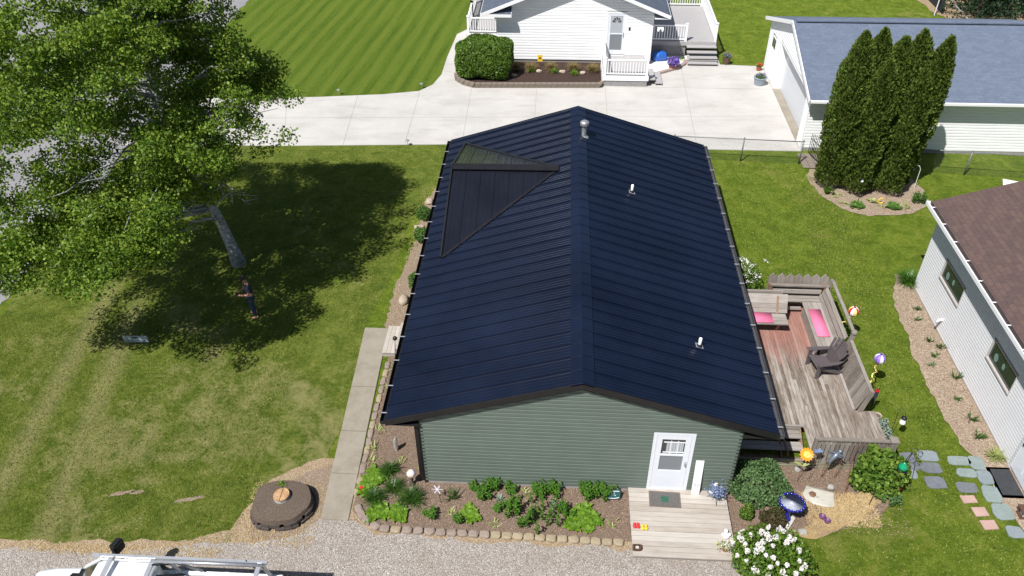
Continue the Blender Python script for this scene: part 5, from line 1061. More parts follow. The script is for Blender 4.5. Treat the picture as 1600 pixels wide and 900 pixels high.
for i, (x, y, st, s, m_) in enumerate(((13.7, 14.6, 'lily', .6, None), (14.14, 13.9, 'weed', 1.0, None), (14.62, 13.72, 'hosta', 1.1, 'leaf_box'), (15.28, 14.1, 'hosta', .7, 'yellowgreen'), (15.45, 13.75, 'weed', .9, None), (15.95, 13.7, 'hosta', 1.1, 'leaf_box'), (16.4, 13.75, 'weed', 1.2, None), (17.0, 14.1, 'lily', 1.2, None), (14.0, 14.4, 'weed', .9, None), (13.35, 15.75, 'weed', 1.1, None))):
    plant(['small lily at the left front of the cedar bed', 'weed in the cedar bed left of the round plant', 'round green plant at the front left of the cedar bed', 'yellowish hosta in front of the middle cedars', 'tiny plant just below the yellowish hosta', 'round green plant at the front right of the cedar bed', 'pale plant right of the front right round plant', 'lily at the right end of the cedar bed', 'small plant touching the leftmost cedar', 'pale plant at the far left rim of the cedar bed'][i], x, y, st, s*1.45, m_, group='plants under the cedars')
for i, (x, y) in enumerate(((1.0, 25.6), (1.75, 25.6), (2.75, 25.65), (3.85, 25.65), (4.8, 25.5))):
    o = plant(['dark half shaded grass tuft next to the big clipped bush', 'tan grass tuft left of the sunflower flag', 'tan grass tuft just right of the sunflower flag', 'tan grass tuft between the two right rocks', 'tan grass tuft beside the white porch'][i], x, y, 'grass', 1.25, m='drygrass', group='grass tufts by the white house', z=.12)
for i, (x, y) in enumerate(((1.75, 25.4), (3.9, 25.1), (2.9, 25.3))): plant(['green daylily under the sunflower flag', 'green daylily below the right tan tufts', 'green daylily left of the pale middle rock'][i], x, y, 'grass', .7, m='hosta', group='daylilies by the white house', z=.12)
o = plant('leafy plant below the corner garden tree', 11.6, -.02, 'lily', 1.5, m='leaf_bush')
# ------------------------------------------------------------ stones
i = 0
def edge_run(pts, sp, mats, sx, sy, h, labels, group, seed0):
    global i
    n = 0; seg = []
    for a, b in zip(pts, pts[1:]):
        a = Vector(a); b = Vector(b); m_ = max(1, round((b-a).length/sp))
        for k in range(m_): p = a+(b-a)*(k+.5)/m_; seg.append((p, math.atan2((b-a).y, (b-a).x)))
    tot = len(seg)
    for n, (p, an) in enumerate(seg):
        rock('edging_stone', (p.x, p.y, .0), (sx, sy, h), mats(n/tot), labels(n, tot), 'edging stone', seed0+n, group, an+rnd.uniform(-.08, .08), flat=True)
ordi = ['first', 'second', 'third', 'fourth', 'fifth', 'sixth', 'seventh', 'eighth', 'ninth', 'tenth', 'eleventh', 'twelfth', 'thirteenth', 'fourteenth', 'fifteenth', 'sixteenth', 'seventeenth', 'eighteenth', 'nineteenth', 'twentieth', 'twenty-first', 'twenty-second', 'twenty-third', 'twenty-fourth', 'twenty-fifth', 'twenty-sixth', 'twenty-seventh', 'twenty-eighth', 'twenty-ninth', 'thirtieth']
edge_run([(-1.62, -.85), (-1.42, -1.2), (-.95, -1.5), (.7, -1.52), (2.3, -1.54), (5.0, -1.6)], .265, lambda q: 'edge_tan' if (q > .5 or abs(q-.18) < .02) else 'edge_pink', .27, .21, .12,
         lambda n, t: f'{ordi[n]} edging stone from the walkway along the gravel side of the front bed', 'edging stones along the gravel', 100)
edge_run([(-1.72, -.6), (-1.72, .5), (-1.76, 2.0), (-1.76, 4.4)], .33, lambda q: 'edge_pink' if int(q*14) % 3 else 'edge_tan', .32, .16, .09,
         lambda n, t: f'{ordi[n]} flat edging stone up the walkway side from the corner hostas', 'edging stones along the walkway', 200)
FS = [(12.62, 1.3, .42, .62, 'flag_dark', 'large dark flagstone beside the corner garden tree'), (12.5, .86, .36, .3, 'flag_blue', 'small flagstone below the large dark one by the garden tree'), (13.16, 1.5, .56, .36, 'flag_blue', 'bluish flagstone topmost of the middle column of three'), (13.1, 1.1, .54, .34, 'flag_dark', 'dark flagstone in the middle column between two bluish ones'), (13.05, .62, .54, .4, 'flag_dark', 'dark flagstone lowest of the middle column'),
      (13.9, 1.38, .6, .32, 'flag_green', 'greenish flagstone topmost of the right middle column'), (13.97, .98, .52, .3, 'flag_green', 'greenish flagstone second in the right middle column'), (13.8, .5, .56, .34, 'flag_dark', 'dark wedge flagstone above the pink pavers'), (14.35, 1.32, .42, .46, 'flag_green', 'long flagstone highest along the doorstep'), (14.38, .86, .4, .46, 'flag_blue', 'bluish flagstone directly left of the dark doormat'), (14.33, .32, .44, .56, 'flag_green', 'greenish flagstone just below the doormat'), (14.4, -.22, .5, .5, 'flag_green', 'large greenish flagstone left of the metal lantern'), (14.46, -.8, .42, .36, 'flag_blue', 'lowest bluish flagstone at the right edge'),
      (13.72, .13, .36, .26, 'flag_pink', 'pink paver highest of the three'), (13.86, -.24, .34, .3, 'flag_pink', 'pink paver in the middle of the three'), (13.93, -.62, .36, .3, 'flag_pink', 'pink paver lowest of the three')]
for n, (x, y, sx, sy, m_, lb) in enumerate(FS):
    r = random.Random(400+n); pts = []
    k = 4 if 'pink' in m_ else 7
    if k == 4: pts = [(x-sx/2, y-sy/2), (x+sx/2, y-sy/2+.04), (x+sx/2-.03, y+sy/2), (x-sx/2-.03, y+sy/2-.03)]
    else:
        for q in range(10):
            a = 2*PI*q/10+r.uniform(-.12, .12); c, s = math.cos(a), math.sin(a); c = math.copysign(abs(c)**.5, c); s = math.copysign(abs(s)**.5, s); pts.append((x+c*sx/2*r.uniform(.9, 1.08), y+s*sy/2*r.uniform(.9, 1.08)))
    o = MB().prism(pts, .0, .03).build('flagstone' if k > 4 else 'paver', m_, loc=(x, y, 0), bevel=.006); tag(o, lb, 'stepping stone', 'stepping stones to the grey house')
rock('standing_stone', (-.94, 1.0, 0), (.15, .12, .62), 'rock', 'pale upright stone in the mulch left of the green wall', 'stone', 31, rot=.3)
rock('rock', (9.96, .02, 0), (.78, .62, .10), 'rocklight', 'flat pale slab rock beside the birdbath', 'rock', 32, rot=-.3, flat=True)
rock('rock', (9.62, .83, 0), (.22, .14, .2), 'rock', 'small grey green rock against the deck skirt', 'rock', 33)
rock('rock', (10.3, .25, .08), (.19, .15, .13), 'rock', 'small round rock on the rear of the pale slab', 'rock', 34)
rock('rock', (9.34, -1.05, 0), (.22, .18, .06), 'rock', 'little flat stone on the straw edge', 'rock', 35, flat=True)
rock('rock', (-1.75, 7.25, 0), (.32, .5, .26), 'rocktan', 'smooth tan boulder by the roof edge', 'rock', 36, smooth=True); rock('rock', (-1.86, 11.55, 0), (.4, .3, .14), 'rocktan', 'tan rock between the two round boxwoods', 'rock', 37); rock('rock', (-1.72, 13.3, 0), (.3, .4, .2), 'rocktan', 'tan rock at the rear end of the side bed', 'rock', 38)
for n, (x, y, lb) in enumerate(((.95, 24.8, 'shaded pale rock near the clipped bush in the dark mulch'), (2.15, 25.34, 'small pale rock left of the middle one in dark mulch'), (3.31, 25.33, 'largest pale rock in the dark mulch bed'), (4.32, 25.22, 'pale rock nearest the white porch'))):
    rock('rock', (x, y, .12), (.3 if n != 2 else .38, .24, .16), 'rocktan', lb, 'rock', 50+n, 'rocks in the dark mulch bed')
for n in range(5): rock('rock', (-.95+n*.11, 2.0+.04*(n % 2), 0), (.09, .08, .07), 'plaster', f'{ordi[n]} small white stone from the left under the roof corner', 'rock', 60+n, 'small white stones under the roof corner')
# ------------------------------------------------------------ stump planter
sp_ = thing('stump_planter', 'round raised soil bed with dark edging around a tree stump', 'planter', (-3.47, -1.0, 0))
def blob(cx, cy, rx, ry, n, seed):
    return [(cx+rx*(1+.05*math.sin(3*a+seed)+.03*math.sin(7*a+seed*2))*math.copysign(abs(math.cos(a))**.85, math.cos(a)), cy+ry*(1+.05*math.sin(2*a+seed))*math.copysign(abs(math.sin(a))**.85, math.sin(a))) for a in [2*PI*k/n for k in range(n)]]
o1 = blob(-3.48, -1.0, .72, .66, 48, 1); o2 = [( -3.48+(x+3.48)*.97, -1.0+(y+1)*.97) for x, y in o1]; o3 = [(-3.48+(x+3.48)*.4, -1.0+(y+1)*.4) for x, y in o1]
mb = MB(); o0 = [(-3.48+(x+3.48)*1.01, -1.0+(y+1)*1.01) for x, y in o1]; mb.add([(x, y, .335) for x, y in o2]+[(x, y, .22) for x, y in o0], [(48+k, 48+(k+1) % 48, (k+1) % 48, k) for k in range(48)]); vs = [(x, y, .335) for x, y in o2]+[(x, y, .37) for x, y in o3]+[(-3.48, -1, .38)]
mb.add(vs, [(k, (k+1) % 48, 48+(k+1) % 48, 48+k) for k in range(48)]+[(48+k, 48+(k+1) % 48, 96) for k in range(48)]); mb.build('soil', 'soil', sp_, smooth=True)
mb = MB()
for (z0, z1, k_) in ((.0, .11, 1.04), (.10, .225, 1.0)):
    n = 20
    for q in range(n):
        a0 = int(48*q/n+z0*20) % 48; a1 = (a0+2) % 48
        P0 = Vector(o1[a0]); P1 = Vector(o1[a1]); c0 = Vector((-3.48, -1.0)); P0 = c0+(P0-c0)*k_; P1 = c0+(P1-c0)*k_; mb.beam((*P0, (z0+z1)/2), (*P1, (z0+z1)/2+rnd.uniform(-.012, .012)), .06+rnd.uniform(0, .03), z1-z0-.004)
mb.build('edging', plain('dark_edging', (.075, .062, .055), .9, var=.3), sp_, bevel=.008)
st = MB().tube([(-3.46, -.93, .2), (-3.46, -.93, .44)], [.23, .2], 20).build('stump', 'bark', sp_)
mb = MB()
for s in (-1, 1):
    pts = [(-3.46+s*.012, -.93-.2, .0)]+[(-3.46+s*(.012+.185*math.cos(a)), -.93+.2*math.sin(a), 0) for a in np.linspace(-PI/2, PI/2, 12)]
    if s < 0: pts = pts[::-1]
    mb.prism([(a, b) for a, b, c in pts], .442, .475+.01*s)
mb.build('cut_face', 'cutwood', st)
plant('tiny weed growing on the raised stump bed', -3.62, -.52, 'weed', .8, m='hosta', z=.35)
# ------------------------------------------------------------ garden ornaments
gg = thing('gazing_globe', 'pearly gazing globe on a dark pedestal in front of the left wall corner', 'garden globe', (-.35, -.1, 0))
MB().lathe((-.35, -.1, 0), [(.09, .02), (.08, .05), (.04, .1), (.04, .25), (.07, .33)], 14).build('pedestal', 'darkbark', gg, smooth=True)
MB().ball((-.35, -.1, .44), .115, 14).build('globe', (lambda t: t.out(t.ramp(t.noise(t.pos(), 7, 3), [(.35, (.55, .35, .1)), (.5, (.7, .68, .75)), (.65, (.45, .42, .6))]), .12))(NT('pearl_glass')), gg, smooth=True)
pw = thing('pinwheel', 'small white garden pinwheel by the dark spiky iris', 'pinwheel', (.42, -.6, 0)); MB().tube([(.47, -.65, 0), (.38, -.52, .38)], .006, 5).build('stake', 'black_metal', pw)
mb = MB()
for k in range(6): a = k*PI/3; c = Vector((.37, -.53, .40)); d = Vector((math.cos(a), .2*math.sin(a), math.sin(a))); mb.beam(c, c+d*.14, .035, .006, up=(0, 1, .3))
mb.build('blade', 'white_fabric', pw)
ts = thing('garden_sign', 'teal yard sign with white scroll marks in front of the green wall', 'sign', (4.8, -.38, 0))
T = Matrix.Translation((4.8, -.38, .05)) @ Matrix.Rotation(.10, 4, 'Z') @ Matrix.Rotation(-.35, 4, 'X')
MB().box(-.16, 0, .04, .16, .015, .30, T).build('panel', 'teal', ts, bevel=.003)
mb = MB()
for (z, b_) in ((.26, .012), (.085, -.02)):
    pts = [T @ Vector((-.13+.26*k/8, -.003, z+b_*math.sin(PI*k/8))) for k in range(9)]
    for a, b in zip(pts, pts[1:]): mb.beam(a, b, .018, .003, up=T.to_3x3() @ Vector((0, 1, 0)))
for (x, z) in ((-.03, .15), (.03, .15), (0, .19), (.0, .22)): MB().box(x-.014, -.004, z-.008, x+.014, -.001, z+.008, T).build('marking', 'white', ts)
mb.build('scroll_marking', 'white', ts); mb = MB()
for s in (-1, 1): mb.box(s*.12-.006, .002, -.06, s*.12+.006, .012, .05, T)
mb.build('stake', 'black_metal', ts)
tp = thing('flower_ornament', 'small red flower ornament on the walkway edge', 'ornament', (-1.62, -.35, 0)); MB().tube([(-1.62, -.35, 0), (-1.62, -.35, .12)], .006, 5).build('stake', 'black_metal', tp); mb = MB(); [mb.ball((-1.62+.03*math.cos(a), -.35+.03*math.sin(a), .13), .025, 6) for a in (0, 1.6, 3.1, 4.7)]; mb.build('petal', 'red', tp)
# birdbath
bb = thing('birdbath', 'glazed cobalt blue birdbath tilted towards the camera', 'birdbath', (9.0, -.7, 0))
MB().lathe((9.0, -.7, 0), [(.15, 0), (.16, .04), (.1, .09), (.065, .2), (.06, .42), (.1, .5)], 24).build('pedestal', 'blue_glaze', bb, smooth=True)
T = Matrix.Rotation(-.10, 4, 'X')
n = 36; mb = MB(); prof = [(.05, .0), (.19, .03), (.29, .11), (.31, .135), (.28, .135)]
mb.lathe((9.05, -.66, .49), prof, n, T)
for k in range(18): a = 2*PI*k/18; mb.ball(Vector((9.05, -.66, .49))+T @ Vector((.293*math.cos(a), .293*math.sin(a), .127)), .037, 6)
bw = mb.build('bowl', 'blue_glaze', bb, smooth=True); MB().lathe((9.05, -.66, .49), [(.275, .137), (.2, .11), (.12, .095), (.01, .09)], n, T).build('basin', 'pale_glaze', bw, smooth=True)
mb = MB(); a = Vector((9.02, -.98, .03)); mb.beam((8.95, -1.0, .04), (9.22, -.62, .07), .10, .03); o = mb.build('slate_piece', 'rocklight', loc=(9.1, -.8, 0)); tag(o, 'narrow pale plank lying in front of the birdbath', 'plank')
mb = MB(); mb.ball((8.95, -.93, .09), .055, 8); mb.ball((8.95, -.97, .16), .035, 8); mb.ball((8.93, -.86, .07), .04, 8); tag(mb.build('rabbit_figurine', 'plaster', loc=(8.95, -.93, 0), smooth=True), 'little white figurine between birdbath and plank', 'figurine')
t_ = thing('turtle_figurine', 'brown grey turtle ornament on the pale slab', 'figurine', (9.8, .03, .08)); mb = MB(); mb.ball((9.8, .03, .10), .085, 9, (1, 1, .5)); mb.build('shell', 'rust', t_, smooth=True); mb = MB(); mb.ball((9.9, -.05, .10), .03, 6)
for dx, dy in ((.08, .05), (.02, -.09), (-.08, .05), (-.06, -.06)): mb.ball((9.8+dx, .03+dy, .085), .022, 6)
mb.build('body', 'rock', t_, smooth=True)
t_ = thing('garden_clogs', 'dark purple clog shaped planter on the straw', 'ornament', (9.94, -.7, 0))
for (dx, dy) in ((-.05, .08), (.04, -.04)):
    mb = MB(); mb.lathe((9.94+dx, -.7+dy, .02), [(.055, 0), (.075, .05), (.08, .09), (.06, .09), (.05, .04)], 14); mb.build('cup', 'purple', t_, smooth=True)
# sunflower stake
sf = thing('sunflower_stake', 'orange metal sunflower on a stake in front of the deck', 'garden stake', (9.52, .48, 0))
MB().tube([(9.51, .45, 0), (9.56, .55, .5), (9.60, .62, .88)], .008, 6).build('stem', 'rust', sf)
c = Vector((9.61, .60, .93)); nrm = Vector((-.12, -.62, .78)).normalized(); u = nrm.orthogonal().normalized(); v = nrm.cross(u)
for lay, (n, r0, r1, w_) in enumerate(((14, .07, .185, .05), (14, .06, .15, .045))):
    mb = MB()
    for k in range(n):
        a = 2*PI*(k+lay*.5)/n; d = u*math.cos(a)+v*math.sin(a); s = nrm.cross(d); mb.quad(c+d*r0-s*w_*.5+nrm*.01*lay, c+d*(r0+r1)*.55-s*w_*.6+nrm*(.02+.01*lay), c+d*r1+nrm*.012*lay, c+d*(r0+r1)*.55+s*w_*.6+nrm*(.02+.01*lay), c+d*r0+s*w_*.5+nrm*.01*lay)
    mb.build('petal', 'orange_petal', sf)
T = nrm.to_track_quat('Z', 'Y').to_matrix().to_4x4(); MB().lathe(c, [(.085, .0), (.09, .03), (.07, .035), (.05, .02), (.03, .035), (.005, .04)], 20, T).build('disc', 'orange_disc', sf, smooth=True)
mb = MB(); blade(mb, (9.56, .55, .55), 2.6, .22, .08, .4, .8); blade(mb, (9.56, .55, .55), .3, .24, .09, .4, .8); mb.build('leaf', 'yellowgreen', sf)
for (x, y, hx, lb, nm) in ((10.16, .64, 0, 'dark metal dragonfly ornament on a double stake by the railing', 'dragonfly_stake'), ):
    t_ = thing(nm, lb, 'garden stake', (10.33, .64, 0)); mb = MB()
    for xx in (10.16, 10.5): mb.tube([(xx, .64, 0), (xx+.02, .68, .75)], .007, 5); mb.tube([(xx+.04, .64, 0), (xx+.06, .68, .7)], .006, 5)
    mb.tube([(10.16, .64, .02), (10.5, .64, .02)], .006, 5); mb.build('frame', 'rust', t_)
    mb = MB(); mb.tube([(10.18, .62, .58), (10.26, .64, .72), (10.36, .68, .84), (10.42, .72, .92)], [.02, .055, .07, .05], 9); mb.ball((10.46, .73, .95), .06, 8); mb.build('body', 'pewter', t_, smooth=True)
    for s in (-1, 1):
        mb = MB(); blade(mb, (10.38, .7, .88), 1.0+s*1.5, .22, .07, .2, .3); blade(mb, (10.34, .68, .84), 1.2+s*1.7, .2, .06, .2, .3); mb.build('wing', 'pewter', t_)
t_ = thing('butterfly_stake', 'small pale blue butterfly ornament right of the orange sunflower', 'garden stake', (9.86, .6, 0)); MB().tube([(9.84, .55, 0), (9.92, .7, .9)], .005, 5).build('stem', 'rust', t_); 
for a in (.2, 1.0, 2.6, 3.4): mb = MB(); blade(mb, (9.92, .7, .93), a, .13, .07, .3, .3); mb.build('wing', 'steelblue', t_)
for (x, y, dx, dy, lb) in ((10.62, .1, .12, .55, 'thin rusty double stake left of the corner garden tree'), (11.14, -.2, .35, .55, 'dark shepherd hook leaning through the corner garden tree')):
    mb = MB(); mb.tube([(x, y, 0), (x+dx, y+dy, 1.15), (x+dx+.06, y+dy+.03, 1.25), (x+dx+.14, y+dy, 1.22)], .008, 6)
    if x < 11: mb.tube([(x+.05, y+.02, 0), (x+dx+.02, y+dy+.03, 1.1)], .007, 5)
    tag(mb.build('plant_stake', 'rust' if x < 11 else 'black_metal', loc=(x, y, 0)), lb, 'garden stake')
t_ = thing('bird_feeder', 'green glass bird feeder hanging at the garden tree', 'bird feeder', (11.75, .25, 0)); mb = MB(); mb.tube([(12.15, .75, 0), (12.05, .45, 1.35), (11.95, .3, 1.5), (11.82, .2, 1.42), (11.8, .18, 1.25)], .009, 6); mb.build('hook', 'black_metal', t_)
MB().lathe((11.8, .18, 1.02), [(.03, 0), (.12, .04), (.1, .12), (.04, .2), (.02, .24)], 14).build('bottle', 'green_glass', t_, smooth=True); MB().lathe((11.8, .18, .96), [(.14, 0), (.14, .03), (.04, .05)], 14).build('tray', 'black_metal', t_)
t_ = thing('scroll_stake', 'dark metal scroll ornament above the large dark flagstone', 'garden stake', (12.45, .75, 0)); mb = MB(); mb.tube([(12.3, .3, 0), (12.42, .8, .75)], .007, 5)
for (r0, cx, cz) in ((.1, 12.46, .82), (.06, 12.5, .86), (.09, 12.32, .95)): mb.tube([(cx+r0*math.cos(a), .82+.03*math.sin(a), cz+r0*math.sin(a)) for a in np.linspace(0, 5.5, 14)], .007, 5)
mb.build('scroll', 'black_metal', t_)
t_ = thing('solar_light', 'small red topped solar light at the straw edge', 'garden light', (11.98, .2, 0)); MB().tube([(11.98, .2, 0), (11.98, .2, .18)], .03, 8).build('stake', 'black_metal', t_); MB().ball((11.98, .22, .22), .045, 8).build('cap', 'red', t_)
# hanging white lantern on hook
t_ = thing('hanging_lantern', 'white lantern hanging on a hook next to the deck corner post', 'lantern', (12.3, 2.2, 0)); mb = MB(); mb.tube([(12.25, 1.95, 0), (12.33, 2.15, .95), (12.42, 2.2, 1.05), (12.5, 2.1, 1.0), (12.5, 2.08, .9)], .008, 6); mb.build('hook', 'black_metal', t_)
MB().lathe((12.5, 2.08, .62), [(.07, 0), (.08, .02), (.06, .18)], 14).build('body', 'white', t_); MB().lathe((12.5, 2.08, .8), [(.08, 0), (.07, .04), (.02, .07)], 14).build('cap', 'black_metal', t_)
# balloon wind spinners
def spinner(base, top, c, r, mats, lb, tail):
    t_ = thing('wind_spinner', lb, 'wind spinner', (base[0], base[1], 0)); b = Vector(base); tp = Vector(top)
    MB().tube([b, b.lerp(tp, .6)+Vector((-.02, 0, .05)), tp, Vector(c)+Vector((0, 0, r+.06)), Vector(c)+Vector((0, 0, r))], .006, 5).build('pole', 'black_metal', t_)
    cv = Vector(c); mb = MB(); n = 10; rows = 6
    for k in range(n):
        mb.cur = 1 if k % 3 == 1 else (2 if k % 3 == 2 else 0)
        for j in range(rows):
            p = []
            for (kk, jj) in ((k, j), (k+1, j), (k+1, j+1), (k, j+1)):
                a = 2*PI*kk/n; t = PI*(jj/rows*.86+.05); rr = r*math.sin(t)**.85; p.append(cv+Vector((rr*math.cos(a), rr*math.sin(a), r*math.cos(t))))
            mb.quad(p[3], p[2], p[1], p[0])
    mb.cur = max(1, mb.cur); mb.build('balloon', mats, t_)
    MB().lathe(cv-Vector((0, 0, r*1.25)), [(.03, 0), (.035, .06)], 8).build('basket', 'black_metal', t_)
    mb = MB(); z = cv.z-r*1.3; pts = [Vector((cv.x+tail[0]*k/14+.05*math.cos(k*1.1), cv.y+tail[1]*k/14+.05*math.sin(k*1.1), z-tail[2]*k/14)) for k in range(15)]
    for a, b2 in zip(pts, pts[1:]): mb.beam(a, b2, .035, .003)
    mb.build('ribbon', 'yellow_fabric', t_)
spinner((11.98, 6.2, 0), (12.1, 6.35, 1.35), (12.13, 6.0, 1.2), .155, ['white_fabric', 'yellow_fabric', 'red'], 'balloon shaped wind spinner in cream, yellow and red right of the deck', (-.6, -.5, .1))
spinner((12.1, 3.3, 0), (12.2, 3.9, 1.3), (12.31, 3.95, 1.2), .155, ['lilac_fabric', 'white_fabric', 'lilac_fabric'], 'purple and white balloon shaped wind spinner right of the deck', (-.15, -.3, .5))
t_ = thing('garden_flag', 'small dark garden flag with red top near the planter tray', 'flag', (12.1, 3.1, 0)); MB().tube([(12.1, 3.1, 0), (12.12, 3.05, .95), (12.02, 2.95, .96)], .006, 5).build('pole', 'black_metal', t_)
mb = MB(); [mb.beam((12.04, 3.0+.0, .94-k*.14), (12.04+.02*math.sin(k*2), 2.98, .80-k*.14), .12-.015*k, .01, up=(0, 1, 0)) for k in range(4)]; mb.build('cloth', 'navy', t_); MB().beam((12.035, 2.97, .95), (12.035, 2.97, .86), .11, .012, up=(0, 1, 0)).build('top_band', 'red', t_)
t_ = thing('climbing_plant', 'bare leafy vine plant on sticks at the deck side rail', 'plant', (11.9, 3.2, 0)); mb = MB(); [mb.tube([(11.9+.04*k, 3.2-.1*k, 0), (11.85+.05*k, 3.3, .7)], .006, 4) for k in range(3)]; mb.build('stem', 'rust', t_); P = np.array([11.9, 3.15, .35])+rg.normal(size=(260, 3))*[.07, .12, .15]; quads('foliage', leaves(P, .06, rg), 'leaf_dark', t_)
plant('leafy green plant hidden behind the slanted deck backrest', 11.95, 6.2, 'lily', 1.6, m='leaf_dark')
# steps and lamp left of house
t_ = thing('wooden_step', 'two tier grey wooden step under the roof edge by the walkway', 'step', (-1.6, 5.25, 0)); mb = MB()
for k in range(4): mb.box(-1.98+k*.13, 4.62, .14, -1.98+k*.13+.124, 5.85, .175)
for k in range(3): mb.box(-1.58+k*.13, 4.62, .30, -1.58+k*.13+.124, 5.85, .335)
mb.build('tread', 'porch', t_); MB().box(-1.97, 4.64, .0, -1.46, 4.68, .139).box(-1.58, 4.64, .1395, -1.2, 4.68, .299).build('riser', 'porch', t_); MB().box(-1.97, 5.79, .0, -1.46, 5.83, .139).build('riser', 'porch', t_)
t_ = thing('garden_lamp', 'black round garden lamp beside the wooden step', 'garden light', (-1.55, 4.4, 0)); MB().tube([(-1.55, 4.4, 0), (-1.5, 4.5, .8)], .012, 6).build('stake', 'black_metal', t_); MB().ball((-1.5, 4.52, .86), .07, 10).build('globe', 'black_metal', t_, smooth=True)
# solar path lights along the driveway
for (x, y, lb) in ((-8.99, 17.42, 'solar path light at the left along the near edge of the driveway'), (-3.25, 17.75, 'solar path light nearest the green house roof corner'), (-3.45, 23.45, 'solar path light at the mown lawn tip'), (-7.31, 22.6, 'solar path light at the left edge of the striped lawn')):
    t_ = thing('path_light', lb, 'garden light', (x, y, 0), 'solar path lights'); MB().tube([(x, y, 0), (x, y, .24)], .012, 6).build('stake', 'galv', t_); MB().lathe((x, y, .24), [(.03, 0), (.085, .02), (.07, .05), (.02, .07)], 12).build('lamp_head', 'galv', t_)
# pots, tubs
def pot(name, lb, x, y, r, h, m_, fm, fr, z=.03, fn=260, bl=None):
    t_ = thing(name, lb, 'flower pot', (x, y, z)); MB().lathe((x, y, z), [(r*.8, 0), (r, h*.9), (r*1.08, h*.92), (r*1.08, h), (r*.9, h), (r*.85, h*.85)], 20).build('pot', m_, t_, smooth=False)
    P = np.array([x, y, z+h+fr*.25])+unit(rg.normal(size=(fn, 3)))*rg.uniform(.3, 1, (fn, 1))*[fr, fr, fr*.55]; quads('foliage', leaves(P, .07, rg), fm, t_)
    if bl: P = np.array([x, y, z+h+fr*.5])+unit(rg.normal(size=(90, 3)))*rg.uniform(.3, 1, (90, 1))*[fr, fr, fr*.45]; quads('flower', leaves(P, .06, rg), bl, t_)
pot('flower_tub', 'dark wooden barrel tub of purple flowers next to the grey deck steps', 11.6, 26.95, .2, .36, 'barrel', 'leaf_hedge', .22, bl='flower_purple')
pot('metal_tub', 'grey metal washtub of flowers at the garage corner', 12.85, 24.55, .3, .38, 'pot_grey', 'hosta', .26, bl='flower_purple')
pot('flower_pot', 'small terracotta pot behind the metal tub at the garage', 13.1, 26.2, .13, .22, 'terracotta', 'leaf_hedge', .16, bl='red')
pot('petunia_mound', 'mound of purple petunias in a pot near the grey deck', 8.85, 26.2, .2, .2, 'terracotta', 'leaf_hedge', .3, z=.06, fn=300, bl='flower_purple')
o = rg.normal(size=(700, 3)); P = np.array([8.85, 26.2, .42])+unit(o)*rg.uniform(.7, 1.05, (700, 1))*[.32, .3, .22]; quads('blossom', leaves(P, .07, rg), 'flower_purple', bpy.data.objects['petunia_mound'])
t_ = rock('covered_grill', (8.25, 27.25, .06), (.9, .6, .55), 'tarp_blue', 'bundle under a crumpled blue tarp below the grey deck', 'tarp', 71, smooth=False)
plant('pale green plant by the curved reddish edging', 9.35, 27.3, 'weed', 2.0, m='hosta', z=.07); plant('small leafy plant nearest the grey deck lattice', 9.1, 26.9, 'weed', 1.6, m='leaf_box', z=.07)
t_ = thing('garden_flag', 'small yellow sunflower garden flag against the white siding', 'flag', (2.18, 25.95, 0)); MB().tube([(2.18, 25.95, .1), (2.18, 25.95, .75)], .008, 5).build('pole', 'black_metal', t_)
MB().box(2.06, 25.94, .42, 2.30, 25.955, .76).build('cloth', 'yellow', t_); mb = MB(); mb.add([(2.18+(.07 if k % 2 else .04)*math.cos(k*PI/8), 25.935, .60+(.07 if k % 2 else .04)*math.sin(k*PI/8)) for k in range(16)], [tuple(range(16))]); mb.build('sunflower_print', 'brown', t_)
# cedar bed ornaments, table
t_ = thing('plant_hook', 'white arched plant hook right of the cedars', 'garden stake', (17.2, 15.2, 0)); MB().tube([(17.2, 15.2, 0), (17.2, 15.2, .85), (17.12, 15.2, 1.0), (16.98, 15.2, 1.02), (16.9, 15.2, .92)], .012, 6).build('hook', 'pvc', t_); MB().lathe((16.92, 15.2, .8), [(.05, 0), (.06, .08), (.02, .1)], 10).build('feeder', 'galv', t_)
t_ = thing('white_stake', 'small white ornament on a thin stake before the cedars', 'garden stake', (14.78, 14.3, 0)); MB().tube([(14.78, 14.2, 0), (14.74, 14.3, .75)], .006, 5).build('stem', 'black_metal', t_); MB().ball((14.74, 14.3, .8), .07, 7).build('ornament', 'white_fabric', t_)
mb = MB(); mb.tube([(15.55+.1*math.cos(a), 14.0, .14+.11*math.sin(a)) for a in np.linspace(0, 2*PI, 16)], .02, 6); tag(mb.build('ring_ornament', 'yellow', loc=(15.55, 14, 0)), 'orange ring ornament at the foot of the cedars', 'ornament')
t_ = thing('folding_table', 'white plastic folding table on the grass behind the brown roof', 'table', (20.9, 14.2, 0)); T = Matrix.Translation((20.75, 14.2, .72)) @ Matrix.Rotation(-.35, 4, 'Z'); MB().box(-.75, -.35, 0, .75, .35, .04, T).build('table_top', 'white', t_, bevel=.015)
for sx in (-1, 1):
    for sy in (-1, 1): p = T @ Vector((sx*.6, sy*.28, 0)); MB().tube([p, (p.x, p.y, 0)], .015, 6).build('leg', 'black_metal', t_)
